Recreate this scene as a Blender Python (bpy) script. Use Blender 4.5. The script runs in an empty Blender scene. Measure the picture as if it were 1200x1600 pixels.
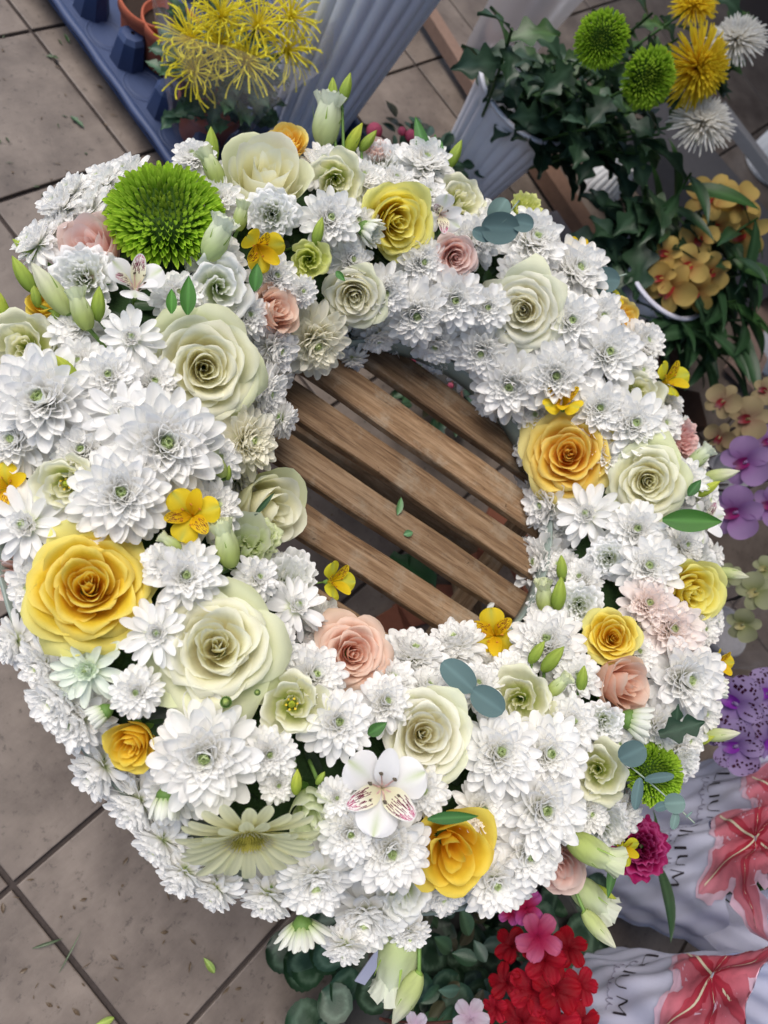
import bpy, math, random
import numpy as np
from mathutils import Matrix, Vector

# ------------------------------------------------------------------ camera, sky, sun, exposure
SC = bpy.context.scene
COL = SC.collection
RI = np.array((.8854, -.1494, .4402)); UPV = np.array((0., .9469, .3214)); FW = np.array((.4648, .2846, -.8384))
RI /= np.linalg.norm(RI); FW /= np.linalg.norm(FW); UPV = np.cross(-FW, RI)
CAM = np.array((0., 0., 1.13))
cd = bpy.data.cameras.new('camera'); cam = bpy.data.objects.new('camera', cd); COL.objects.link(cam)
cd.sensor_fit = 'VERTICAL'; cd.sensor_height = 36; cd.sensor_width = 27; cd.lens = 27
cd.clip_start = .02; cd.clip_end = 200
cd.dof.use_dof = True; cd.dof.focus_distance = .70; cd.dof.aperture_fstop = 6.5
mw = Matrix.Identity(4)
for i in range(3):
    mw[i][0] = RI[i]; mw[i][1] = UPV[i]; mw[i][2] = -FW[i]; mw[i][3] = CAM[i]
cam.matrix_world = mw
SC.camera = cam

W = bpy.data.worlds.new('World'); SC.world = W; W.use_nodes = True
wn = W.node_tree.nodes; bgn = wn['Background']
sky = wn.new('ShaderNodeTexSky'); sky.sky_type = 'NISHITA'; sky.sun_disc = False
SUN_EL, SUN_AZ = math.radians(64), math.radians(140)      # direction the light comes from
sky.sun_elevation = SUN_EL; sky.sun_rotation = math.radians(90) - SUN_AZ
sky.air_density = 1.0; sky.dust_density = 3.0; sky.ozone_density = 1.0
bgn.inputs[1].default_value = .115
W.node_tree.links.new(sky.outputs[0], bgn.inputs[0])
sl = bpy.data.lights.new('sun', 'SUN'); sl.energy = 1.7; sl.angle = math.radians(42); sl.color = (1, .95, .88)
so = bpy.data.objects.new('sun', sl); COL.objects.link(so)
sd = Vector((math.cos(SUN_EL)*math.cos(SUN_AZ), math.cos(SUN_EL)*math.sin(SUN_AZ), math.sin(SUN_EL)))
so.rotation_euler = sd.to_track_quat('Z', 'Y').to_euler()
SC.view_settings.view_transform = 'Standard'; SC.view_settings.look = 'None'
SC.view_settings.exposure = 0.73
SC.cycles.max_bounces = 16; SC.cycles.diffuse_bounces = 9; SC.cycles.transmission_bounces = 9; SC.cycles.glossy_bounces = 3; SC.cycles.transparent_max_bounces = 14; SC.view_settings.gamma = 1; SC.view_settings.use_curve_mapping = False

# ------------------------------------------------------------------ helpers
rng = np.random.default_rng(7)   # one seed for every scatter
def U(a, b): return float(rng.uniform(a, b))
def nrm(v): v = np.asarray(v, float); return v/np.linalg.norm(v)
def ray(px, py): return nrm((px-600)/1200*RI - (py-800)/1200*UPV + FW)
def at(px, py, z):
    r = ray(px, py); t = (z-CAM[2])/r[2]; return CAM + r*t
def proj(p):
    d = np.asarray(p)-CAM; return 600+1200*(d@RI)/(d@FW), 800-1200*(d@UPV)/(d@FW)
def frame(origin, axis, spin=0., s=1.):
    a = nrm(axis); t = np.array((0, 0, 1.)) if abs(a[2]) < .9 else np.array((0, 1., 0))
    x = nrm(np.cross(t, a)); y = np.cross(a, x)
    x2 = math.cos(spin)*x + math.sin(spin)*y; y2 = -math.sin(spin)*x + math.cos(spin)*y
    m = Matrix.Identity(4)
    for i in range(3):
        m[i][0] = x2[i]*s; m[i][1] = y2[i]*s; m[i][2] = a[i]*s; m[i][3] = origin[i]
    return m
def rotm(rz=0, ry=0, rx=0):
    return np.array(Matrix.Rotation(rz, 3, 'Z') @ Matrix.Rotation(ry, 3, 'Y') @ Matrix.Rotation(rx, 3, 'X'))

class G:
    """collects grids, tubes and boxes into one mesh with a colour attribute"""
    def __init__(s): s.V = []; s.F = []; s.C = []; s.n = 0
    def add(s, V, F, C):
        V = np.asarray(V, float).reshape(-1, 3); C = np.asarray(C, float)
        if C.ndim == 1: C = np.tile(C, (len(V), 1))
        s.V.append(V); s.C.append(C.reshape(-1, 3)); s.F += [tuple(i+s.n for i in f) for f in F]; s.n += len(V); return s
    def grid(s, P, C, wrap=False, cap=False):
        a, b = P.shape[:2]
        F = [(i*b+j, (i+1) % a*b+j, (i+1) % a*b+j+1, i*b+j+1) for i in range(a if wrap else a-1) for j in range(b-1)]
        C = np.asarray(C, float)
        if C.ndim == 3: C = C.reshape(-1, 3)
        s.add(P.reshape(-1, 3), F, C)
        return s
    def tube(s, pts, rad, c, n=7):
        pts = np.asarray(pts, float); m = len(pts); rad = np.broadcast_to(np.asarray(rad, float), (m,))
        T = np.gradient(pts, axis=0); T /= np.linalg.norm(T, axis=1)[:, None]+1e-12
        ref = np.array((0.3, .2, 1.)); ref = ref if abs(nrm(ref)@T[0]) < .95 else np.array((1., 0, 0))
        A = np.cross(T, ref); A /= np.linalg.norm(A, axis=1)[:, None]; B = np.cross(T, A)
        th = np.linspace(0, 2*np.pi, n, endpoint=False)
        P = pts[None] + rad[None, :, None]*(np.cos(th)[:, None, None]*A[None] + np.sin(th)[:, None, None]*B[None])
        k = s.n; s.grid(P, c, wrap=True)
        s.F.append(tuple(k+i*m for i in range(n))); s.F.append(tuple(k+i*m+m-1 for i in reversed(range(n))))
        return s
    def box(s, c, e, col, R=None, bev=0):
        x, y, z = [v/2 for v in e]
        V = np.array([(i*x, j*y, k*z) for i in (-1, 1) for j in (-1, 1) for k in (-1, 1)])
        if R is not None: V = V @ np.asarray(R).T
        s.add(V+np.asarray(c), [(0, 1, 3, 2), (4, 6, 7, 5), (0, 4, 5, 1), (2, 3, 7, 6), (0, 2, 6, 4), (1, 5, 7, 3)], col)
        return s
    def lathe(s, prof, col, n=32, c=(0, 0, 0), fn=None):
        th = np.linspace(0, 2*np.pi, n, endpoint=False); prof = np.asarray(prof, float)
        R = np.tile(prof[:, 0], (n, 1)); Z = np.tile(prof[:, 1], (n, 1)); T = np.tile(th[:, None], (1, len(prof)))
        if fn: R = fn(R, Z, T)
        P = np.stack([R*np.cos(T), R*np.sin(T), Z], -1)+np.asarray(c)
        return s.grid(P, col, wrap=True)
    def mesh(s, name, mat, smooth=True):
        me = bpy.data.meshes.new(name)
        V = np.concatenate(s.V); me.from_pydata(V.tolist(), [], s.F)
        a = me.color_attributes.new('Col', 'FLOAT_COLOR', 'POINT')
        c = np.ones((len(V), 4), np.float32); c[:, :3] = np.concatenate(s.C); a.data.foreach_set('color', c.ravel())
        me.polygons.foreach_set('use_smooth', np.full(len(me.polygons), smooth))
        me.materials.append(mat); me.update(); return me

def link(name, data, parent=None, m=None, kind=None):
    o = bpy.data.objects.new(name, data); COL.objects.link(o)
    if parent is not None: o.parent = parent
    if m is not None: o.matrix_local = m
    if kind: o['kind'] = kind
    return o
def tag(o, label=None, cat=None, group=None, kind=None):
    if label: o['label'] = label
    if cat: o['category'] = cat
    if group: o['group'] = group
    if kind: o['kind'] = kind
    return o
class T:
    """a thing described once: name plus a list of parts (name, mesh, matrix, kind, index of parent part)"""
    def __init__(s, name): s.name = name; s.parts = []
    def part(s, name, mesh, m=None, kind=None, par=None): s.parts.append((name, mesh, m, kind, par)); return len(s.parts)-1
    def make(s, m, label, cat, group=None):
        root = link(s.name, None, None, m); root.empty_display_size = .01
        tag(root, label, cat, group); obs = []
        for (nm, me, pm, kd, par) in s.parts:
            obs.append(link(nm, me, root if par is None else obs[par], pm, kd))
        return root

def mat(name, build):
    m = bpy.data.materials.new(name); m.use_nodes = True; nt = m.node_tree; nt.nodes.clear()
    out = nt.nodes.new('ShaderNodeOutputMaterial')
    def N(t, **k):
        n = nt.nodes.new(t)
        for a, b in k.items():
            if a.startswith('i_'):
                key = a[2:]; key = int(key) if key.isdigit() else key.replace('_', ' ')
                if hasattr(b, 'is_output'): nt.links.new(b, n.inputs[key])
                else: n.inputs[key].default_value = b
            else: setattr(n, a, b)
        return n
    sh = build(N, nt); nt.links.new(sh, out.inputs[0]); return m
def mixc(N, mode, f, a, b):
    n = N('ShaderNodeMix', data_type='RGBA', blend_type=mode)
    for k, v in ((0, f), (6, a), (7, b)):
        if hasattr(v, 'is_output'): n.id_data.links.new(v, n.inputs[k])
        else: n.inputs[k].default_value = v
    return n.outputs[2]

def petal_mat(name, transl=.3, rough=.55, scale=900, vein=.10, var=.05, bump=.15, spec=.25):
    def b(N, nt):
        col = N('ShaderNodeAttribute', attribute_name='Col').outputs[0]
        tc = N('ShaderNodeTexCoord').outputs[3]
        nz = N('ShaderNodeTexNoise', i_Vector=tc, i_Scale=scale, i_Detail=3.0).outputs[0]
        nz2 = N('ShaderNodeTexNoise', i_Vector=tc, i_Scale=scale*.12, i_Detail=2.0).outputs[0]
        oi = N('ShaderNodeObjectInfo').outputs['Random']
        k = N('ShaderNodeMath', operation='MULTIPLY_ADD', i_0=nz, i_1=vein*2, i_2=1-vein).outputs[0]
        k2 = N('ShaderNodeMath', operation='MULTIPLY_ADD', i_0=nz2, i_1=vein*2, i_2=1-vein).outputs[0]
        k3 = N('ShaderNodeMath', operation='MULTIPLY_ADD', i_0=oi, i_1=-var*2, i_2=1.0).outputs[0]
        kk = N('ShaderNodeMath', operation='MULTIPLY', i_0=k, i_1=k2).outputs[0]
        kk = N('ShaderNodeMath', operation='MULTIPLY', i_0=kk, i_1=k3).outputs[0]
        vm = N('ShaderNodeVectorMath', operation='SCALE', i_0=col, i_Scale=kk).outputs[0]
        bp = N('ShaderNodeBump', i_Height=nz, i_Strength=bump, i_Distance=.0008).outputs[0]
        p = N('ShaderNodeBsdfPrincipled', i_Roughness=rough, i_Normal=bp); nt.links.new(vm, p.inputs['Base Color'])
        p.inputs['Specular IOR Level'].default_value = spec
        t = N('ShaderNodeBsdfTranslucent'); nt.links.new(vm, t.inputs[0])
        mx = N('ShaderNodeMixShader', i_0=transl, i_1=p.outputs[0], i_2=t.outputs[0])
        return mx.outputs[0]
    return mat(name, b)
M_white = petal_mat('white_petal', .46, .5, 700, .015, .015, .12, .3)
M_petal = petal_mat('soft_petal', .50, .6, 600, .04, .04, .2, .2)
M_leaf = petal_mat('leaf_green', .18, .42, 500, .16, .12, .4, .45)
M_euc = petal_mat('eucalyptus_leaf', .12, .7, 500, .12, .06, .2, .2)
M_bud = petal_mat('bud_green', .15, .5, 500, .08, .06, .2, .35)
def plain(name, rough=.5, spec=.4, bump=0, scale=60, amp=.1, metal=0):
    def b(N, nt):
        col = N('ShaderNodeAttribute', attribute_name='Col').outputs[0]
        tc = N('ShaderNodeTexCoord').outputs[3]
        nz = N('ShaderNodeTexNoise', i_Vector=tc, i_Scale=float(scale), i_Detail=5.0, i_Roughness=.6).outputs[0]
        k = N('ShaderNodeMath', operation='MULTIPLY_ADD', i_0=nz, i_1=amp*2, i_2=1-amp).outputs[0]
        vm = N('ShaderNodeVectorMath', operation='SCALE', i_0=col, i_Scale=k).outputs[0]
        p = N('ShaderNodeBsdfPrincipled', i_Roughness=rough); nt.links.new(vm, p.inputs['Base Color'])
        p.inputs['Specular IOR Level'].default_value = spec; p.inputs['Metallic'].default_value = metal
        if bump:
            bp = N('ShaderNodeBump', i_Height=nz, i_Strength=bump, i_Distance=.002).outputs[0]; nt.links.new(bp, p.inputs['Normal'])
        return p.outputs[0]
    return mat(name, b)
M_plastic = plain('plastic', .35, .45, .05, 40, .06)
M_foam = plain('foam', .9, .2, .8, 300, .25)
M_clay = plain('terracotta', .8, .2, .3, 90, .15)
M_paper = plain('paper', .45, .35, .1, 30, .05)
M_print = plain('printed_ink', .5, .3, 0, 80, .12)
M_dark = plain('dark_plastic', .5, .35, .1, 50, .15)
M_oldwood = plain('rough_wood', .75, .2, .5, 70, .25)

# palette (linear albedo)
WHITE = np.array((.86, .87, .87)); GRN = np.array((.50, .66, .12)); CREAM = np.array((.88, .83, .60))
def mixv(a, b, t):
    t = np.asarray(t, float)[..., None]; return np.asarray(a)*(1-t)+np.asarray(b)*t
def smooth(x, a, b):
    t = np.clip((x-a)/(b-a), 0, 1); return t*t*(3-2*t)

# ------------------------------------------------------------------ petal shapes
def strip(L, w, prof, ang, cup=0., nu=5, nv=9, tip=0., wave=0., wf=3, ph=0., z0=0., tc=1.7):
    """a petal or leaf: grows along +x, bends by ang(v) (radians above the horizontal), w = full width"""
    v = 1-(1-np.linspace(0, 1, nv))**tc; u = np.linspace(-1, 1, nu)
    a = ang(v) if callable(ang) else np.full(nv, ang); dl = L*np.diff(v)
    am = (a[1:]+a[:-1])/2
    x = np.concatenate([[0], np.cumsum(np.cos(am)*dl)]); z = np.concatenate([[0], np.cumsum(np.sin(am)*dl)])+z0
    UU, VV = np.meshgrid(u, v, indexing='ij')
    hw = prof(v)*w/2
    y = UU*hw[None]; h = cup*w*(UU**2)*(prof(v)[None])*1.0 + wave*w*np.sin(UU*wf+VV*5+ph)*VV
    nx, nz = -np.sin(a), np.cos(a)
    tipx = -tip*L*(1-UU**2)*0
    P = np.stack([x[None]+nx[None]*h+tipx, y, z[None]+nz[None]*h], -1)
    return P, UU, VV
oblong = lambda v: (.38+.62*smooth(v, 0, .62))*np.sqrt(np.clip(1-np.clip((v-.66)/.342, 0, 1)**2.3, 0, 1))
lance = lambda v: np.sin(np.pi*np.clip(v, .02, .995)**.8)**.9
ovalp = lambda v: np.sqrt(np.clip(1-(2*np.clip(v, .01, .99)-1)**2, 0, 1))

def cupped(i, N, r, o):
    """one petal of a rose-like bloom, unit radius, axis +z. o: options"""
    s = (i+.5)/N; nu, nv = o.get('nu', 15), o.get('nv', 13)
    th0 = i*2.39996+r.uniform(-.25, .25)
    rho = (o['r0']+(o.get('r1', .97)-o['r0'])*s**o.get('pw', 1.05))*(1+r.uniform(-.06, .06)*min(1, s*2))
    Wd = (o['w0']+(o['w1']-o['w0'])*s**.6)*r.uniform(.88, 1.1)
    rb = .03+.10*s; zb = -o.get('depth', .75)
    zr = o.get('zc', .05)+o.get('rise', .16)*math.sin(math.pi*min(1, s*1.1)) - o['open']*s**2.4 + r.uniform(-.055, .055)*(.3+s)
    u = np.sin(np.linspace(-1, 1, nu)*1.35)/math.sin(1.35); v = 1-(1-np.linspace(0, 1, nv))**1.7; UU, VV = np.meshgrid(u, v, indexing='ij')
    vv = VV*(1-o.get('side', .26)*np.abs(UU)**2.8+o.get('point', 0)*np.exp(-(UU/.22)**2)-o.get('point', 0)); pk = r.uniform(-.35, .35)
    ang = th0+Wd*UU*(.30+.70*np.sin(np.pi/2*np.clip(VV*1.3, 0, 1)))
    e = 2.3-1.1*s
    R = rb+(rho-rb)*(1-(1-vv)**e)
    Z = zb+(zr-zb)*vv**(1.05+.35*s)
    c = np.clip((vv-.76)/.24, 0, 1)**1.8; cu = o.get('curl', 1.)*r.uniform(.5, 1.3)*smooth(np.array(s), .08, .5)
    tipf = (1-.35*np.abs(UU))*(1+o.get('roll', 0)*np.sin(np.pi*np.clip(np.abs(UU-pk), 0, 1))**2)
    R = R+cu*c*(.035+.11*s)*tipf; Z = Z-cu*c*c*(.03+.17*s)*tipf
    R = R*(1+o.get('tuck', .075)*UU*(1-.4*s))
    R = R+.035*s*np.abs(UU)**3*c; Z = Z-o.get('crease', 0)*np.abs(np.sin(2.2*UU+pk*4))*VV**3*(.3+s)
    ph = r.uniform(0, 6, 4); a1 = o.get('wob', .018); rf = o.get('ruf', 0); fr = o.get('rfreq', 9)
    R = R+a1*np.sin(2.4*UU+ph[0])*vv+rf*np.sin(fr*UU+ph[2])*VV**5*(.4+s)
    Z = Z+a1*1.5*np.sin(3.1*UU+ph[1])*vv**2+rf*.8*np.sin(fr*1.37*UU+ph[3])*VV**5
    if o.get('zig'): 
        zz = ((np.arange(nu) % 2)*2-1)[:, None]*o['zig']*(VV > .99); R = R+zz*.6; Z = Z+zz
    hx = o.get('_h', (0, 0)); fall = (1-s)**1.5
    nk = r.uniform(-1, 1, nu)[:, None]*(VV > .93)*.008*(.3+s); R = R+nk; Z = Z+nk*.6
    P = np.stack([R*np.cos(ang)+hx[0]*fall*VV, R*np.sin(ang)+hx[1]*fall*VV, Z], -1)
    base, mid, rim, out = [np.array(x) for x in o['cols']]
    C = mixv(base, mid, smooth(VV, .25, .75)); C = mixv(C, rim, smooth(VV, .82, 1)*.8)
    C = mixv(C, out, np.full(VV.shape, o.get('outk', .9)*smooth(np.array(s), .72, 1.)))
    C = C*(1+r.uniform(-.03, .03))*(1-.022*(np.arange(nu) % 2)[:, None, None]*(VV > .25)[..., None])
    return P, np.clip(C, 0, .93)

def sepals(g, r, n=5, L=.8, w=.28, z=-.8, col=(.10, .22, .04), a0=.2):
    for k in range(n):
        P, _, VV = strip(L, w, lance, lambda v: a0+r.uniform(.2, .6)*v, .15, 4, 7)
        R = rotm(k*2*math.pi/n+r.uniform(-.2, .2)); g.grid(P@R.T+np.array((0, 0, z)), mixv(col, np.array(col)*1.4, VV))

def bloom(name, seed, o, mt, centre=None, sep=True):
    r = np.random.default_rng(seed); t = T(name); o['_h'] = tuple(r.uniform(-.09, .09, 2))
    for i in range(o['N']):
        P, C = cupped(i, o['N'], r, o); t.part('petal', G().grid(P, C).mesh('petal', mt))
    if centre: centre(t, r)
    g = G(); z0 = -o.get('depth', .75)
    g.lathe([(0, z0-.12), (.12, z0-.08), (.2, z0+.05), (.1, z0+.15)], (.16, .28, .06), 10)
    g.tube([(0, 0, z0-.05), (0, 0, z0-.8)], .07, (.16, .28, .06))
    if sep: sepals(g, r, z=z0-.02)
    t.part('calyx', g.mesh('calyx', M_bud))
    return t

ROSE = dict(N=30, r0=.035, w0=1.7, w1=.80, open=.30, depth=.58, curl=1.25, ruf=.012, pw=1.12, rfreq=6, wob=.034, zc=.12, rise=.06, point=.05, roll=.55, crease=.035, tuck=.10)
def rose_opts(kind):
    c = {
     'cream': ((.91, .85, .54), (.92, .90, .68), (.93, .93, .80), (.82, .88, .54)),
     'ivory': ((.92, .86, .60), (.92, .90, .74), (.93, .92, .83), (.87, .90, .66)),
     'yellow': ((.91, .52, .012), (.92, .70, .06), (.93, .83, .24), (.90, .86, .32)),
     'gold': ((.90, .50, .012), (.92, .67, .06), (.93, .76, .14), (.90, .74, .14)),
     'lemon': ((.91, .68, .04), (.92, .82, .16), (.93, .90, .36), (.88, .89, .34)),
     'apricot': ((.91, .38, .02), (.92, .64, .10), (.93, .78, .26), (.92, .82, .34)),
     'peach': ((.88, .48, .34), (.90, .65, .52), (.91, .74, .62), (.88, .66, .52)),
     'pink': ((.86, .52, .46), (.89, .67, .60), (.90, .75, .70), (.86, .68, .62)),
    }[kind]
    o = dict(ROSE); o['cols'] = c; return o
_cache = {}
def tmpl(key, fn):
    if key not in _cache: _cache[key] = fn()
    return _cache[key]
def rose(kind, var=0):
    def f():
        o = rose_opts(kind)
        if var == 0: o.update(N=40, open=.34, curl=1.15)
        if var == 1: o.update(N=32, open=.18, depth=.85, curl=1.0)         # half open
        if var == 2: o.update(N=17, open=.05, depth=1.35, curl=.7, w0=1.7, w1=1.15, r0=.06, rise=.22)   # bud-like
        if var == 3: o.update(N=42, open=.46, curl=1.2, ruf=.018, wob=.045)
        if var == 4: o.update(N=14, open=.15, depth=1.0, curl=1.2, w0=1.3, w1=.95, r0=.10, wob=.05)
        return bloom('rose', hash_(kind)+var*17, o, M_petal)
    return tmpl(('rose', kind, var), f)
def hash_(s): return sum(ord(c)*(i+3) for i, c in enumerate(s))
def lis(kind, var=0):
    c = {'cream': ((.66, .72, .22), (.90, .89, .66), (.92, .92, .80), (.88, .89, .64)),
         'white': ((.70, .78, .44), (.90, .91, .87), (.93, .93, .92), (.91, .92, .89)),
         'lime': ((.50, .60, .08), (.74, .78, .24), (.82, .84, .40), (.76, .80, .34)),
         'mint': ((.56, .70, .22), (.82, .88, .62), (.88, .91, .76), (.85, .90, .68))}[kind]
    def f():
        o = dict(N=15, r0=.17, w0=1.05, w1=.80, open=.30, depth=.95, curl=1.25, ruf=.035, rfreq=8, wob=.035, rise=.10, side=.20, cols=c, nu=17, tuck=.16, outk=.6)
        if var == 1: o.update(N=18, r0=.08, open=.18, tuck=.22)
        if var == 2: o.update(N=10, r0=.14, open=-.02, depth=1.5, curl=.5, w1=1.0)
        def cen(t, r):
            g = G(); g.tube([(0, 0, -.7), (0, 0, -.35), (0, 0, -.12), (0, 0, -.05)], [.09, .10, .07, .02], (.52, .62, .06), 8)
            for k in range(6):
                a = k*1.05; g.tube([(.03*math.cos(a), .03*math.sin(a), -.7), (.14*math.cos(a), .14*math.sin(a), -.25), (.15*math.cos(a), .15*math.sin(a), -.12)], [.012, .014, .035], (.85, .62, .05), 5)
            t.part('pistil', g.mesh('pistil', M_bud))
        return bloom('lisianthus', 40+hash_(kind)+var, o, M_petal if kind != 'white' else M_white, cen if var == 0 else None)
    return tmpl(('lis', kind, var), f)
def carn(kind, var=0):
    c = {'white': ((.78, .83, .62), (.91, .92, .90), (.93, .93, .93), (.92, .92, .91)),
         'mint': ((.50, .64, .20), (.72, .80, .42), (.86, .88, .68), (.74, .82, .50)),
         'lime': ((.50, .62, .10), (.76, .80, .26), (.84, .84, .40), (.78, .82, .34)),
         'pink': ((.70, .30, .28), (.84, .55, .52), (.88, .66, .62), (.86, .60, .56)),
         'magenta': ((.18, .004, .05), (.42, .01, .12), (.66, .12, .36), (.40, .01, .12)),
         'gold': ((.80, .36, .01), (.88, .52, .03), (.88, .60, .08), (.84, .55, .06))}[kind]
    def f():
        o = dict(N=38, r0=.08, w0=.95, w1=.62, open=.42, depth=.75, curl=1., ruf=.05, rfreq=9, wob=.06, rise=.16, side=.10, cols=c, nu=27, nv=9, zig=.009, tuck=.10)
        if var == 1: o.update(N=24, open=.05, depth=1.2)
        return bloom('carnation' if kind != 'gold' else 'rose', 90+hash_(kind)+var, o, M_white if kind == 'white' else M_petal)
    return tmpl(('carn', kind, var), f)

# white chrysanthemum: loose outer petals are parts, the dense heart is one part
def mum(var=0, tint='white'):
    def f():
        r = np.random.default_rng(300+var); t = T('chrysanthemum')
        base = {'white': (.935, .93, .91), 'blush': (.92, .85, .81), 'mint': (.85, .91, .80), 'cream': (.92, .90, .78)}[tint]
        full = var % 6
        ms = []
        for k in range(7):
            w = r.uniform(.13, .175); cupk = r.uniform(.10, .36)
            a0, a1 = r.uniform(.05, .25), r.uniform(-.25, .45)
            if k == 6: a0, a1, cupk = .1, -1.0, .3
            P, UU, VV = strip(.5, w, oblong, lambda v: a0+a1*v, cupk, 5, 9, ph=r.uniform(0, 6), wave=.05)
            C = mixv(np.array((.74, .82, .42)), np.array(base), smooth(VV, .0, .38)); C = C*(1-.015*(np.abs(UU) < .1)[..., None])
            ms.append(G().grid(P, C).mesh('petal', M_white))
        rings = {0: [(17, -.12, 1.0), (17, .08, .95), (16, .26, .86)],
                 1: [(18, -.2, 1.0), (18, .0, .96), (17, .2, .88)],
                 2: [(15, .05, 1.0), (15, .2, .92), (13, .4, .80)],
                 3: [(18, -.35, .98), (18, -.1, .97), (17, .12, .9)],
                 4: [(13, -.1, 1.0), (11, .15, .86)],
                 5: [(19, -.5, .95), (18, -.2, .98), (17, .1, .93)]}[full]
        for q, (n, el, ls) in enumerate(rings):
            for k in range(n):
                az = (k+.5*q+r.uniform(-.28, .28))*2*math.pi/n; e = el+r.uniform(-.13, .13); L = ls*r.uniform(.88, 1.06)
                M = Matrix.Translation((0, 0, q*.025-.03)) @ Matrix.Rotation(az, 4, 'Z') @ Matrix.Rotation(-e, 4, 'Y') @ Matrix.Rotation(r.uniform(-.3, .3), 4, 'X') @ Matrix.Scale(L, 4)
                t.part('petal', ms[int(r.integers(0, 7 if q else 6))], M)
        g = G()
        inner = [(16, .42, .72), (14, .62, .58), (13, .82, .44), (13, 1.02, .32), (12, 1.2, .23), (9, 1.38, .17)]
        if full in (1, 3, 5): inner = [(17, .36, .80), (17, .50, .70), (16, .66, .60), (14, .86, .48), (13, 1.06, .36), (12, 1.25, .25), (9, 1.4, .18)]
        if full == 4: inner = [(12, .5, .42), (14, .75, .34), (14, 1.0, .30), (12, 1.2, .27), (9, 1.35, .25)]
        for q, (n, el, ls) in enumerate(inner):
            kk = q/(len(inner)-1)
            for k in range(n):
                az = (k+.5*q+r.uniform(-.3, .3))*2*math.pi/n; e = el+r.uniform(-.12, .12); L = ls*r.uniform(.85, 1.1)
                P, UU, VV = strip(.5*L, .145*(1-.5*kk), oblong, lambda v: e+(.45-.1*kk)*v*(1+kk), .45, 3 if kk > .6 else 5, 7, wave=.04, ph=r.uniform(0, 6))
                gc = mixv(np.array((.55, .70, .14)), np.array(base), smooth(VV, -.1, .55)); C = mixv(np.array(base)[None, None]*np.ones(VV.shape+(3,)), gc, np.full(VV.shape, .35+.65*kk))
                if kk > .55: C = mixv(C, np.array((.60, .76, .20)), np.full(VV.shape, .25+.45*kk))
                R = rotm(az); g.grid(P@R.T+np.array((.0, 0, .03+q*.012)), C)
        t.part('petal_heart', g.mesh('petal_heart', M_white), kind='stuff')
        g = G(); g.lathe([(0, -.16), (.07, -.14), (.13, -.05), (.08, 0)], (.16, .28, .07), 10); g.tube([(0, 0, -.12), (0, 0, -.6)], .035, (.2, .34, .08))
        t.part('calyx', g.mesh('calyx', M_bud))
        return t
    return tmpl(('mum', var, tint), f)

def spider(kind, seed=0, n=300, flat=.55):
    """dome of club-tipped florets: green button bloom, or spiky spider bloom"""
    def f():
        r = np.random.default_rng(500+seed); t = T('chrysanthemum')
        gold = 2.39996
        gi = G()
        if kind == 'green': cnt = 430
        else: cnt = n
        for i in range(cnt):
            s = (i+.5)/cnt; az = i*gold; el = math.acos(1-s*1.02 if s*1.02 < 1 else 0); el = math.pi/2-el*1.0   # elevation, top = 90deg
            el = math.pi/2*(1-s**.6)*1.0 - .25*s
            if kind == 'green':
                ph_ = (s**.55)*1.75; L = (.17+.14*s)*r.uniform(.85, 1.25); w = .072+.026*s
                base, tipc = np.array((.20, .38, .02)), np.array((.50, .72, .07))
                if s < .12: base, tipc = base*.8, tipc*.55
                start = .72*math.sin(min(ph_, 1.9)); el = math.pi/2-ph_*.92
                P, UU, VV = strip(L, w, lambda v: (.6+.4*v)*np.sqrt(np.clip(1-np.clip((v-.68)/.325, 0, 1)**2.4, 0, 1)), lambda v: el-.15+.55*v*r.uniform(.4, 1.6), .9, 4, 7)
                P = P+np.array((start, 0, .27*math.cos(ph_)-(.08 if s < .06 else 0)+r.uniform(-.03, .03)))
            else:
                L = (.42+.55*s)*r.uniform(.88, 1.08); w = .062
                base, tipc = {'yellow': (np.array((.80, .46, .01)), np.array((.88, .68, .04))), 'white': (np.array((.78, .72, .58)), np.array((.85, .84, .80)))}[kind]
                start = .05*s
                P, UU, VV = strip(L, w, lambda v: (.5+.5*v)*np.sqrt(np.clip(1-np.clip((v-.8)/.21, 0, 1)**2, 0, 1)), lambda v: el*.9+.02+(.25 if s < .6 else -.25)*v*r.uniform(-.4, 1.6), .8, 4, 6)
                P = P+np.array((start, 0, .05*(1-s)))
            P = P@rotm(az+r.uniform(-.06, .06)).T
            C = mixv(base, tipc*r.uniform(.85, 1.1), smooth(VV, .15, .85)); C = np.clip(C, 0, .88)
            if s > .80 and (i % 2 == 0): t.part('petal', G().grid(P, C).mesh('petal', M_petal))
            else: gi.grid(P, C)
        gi.lathe([(0, -.1), (.5, -.08), (.70, .02), (.6, .14), (.35, .22), (0, .25)] if kind == 'green' else [(0, -.1), (.15, -.1), (.22, 0), (.14, .08), (0, .1)], (.05, .12, .01), 20)
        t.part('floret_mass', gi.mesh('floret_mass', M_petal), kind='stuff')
        g = G(); g.lathe([(0, -.2), (.12, -.18), (.2, -.05)], (.12, .24, .04), 10); g.tube([(0, 0, -.15), (0, 0, -.7)], .04, (.14, .26, .05)); t.part('calyx', g.mesh('calyx', M_bud))
        return t
    return tmpl(('spider', kind, seed), f)

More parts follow.
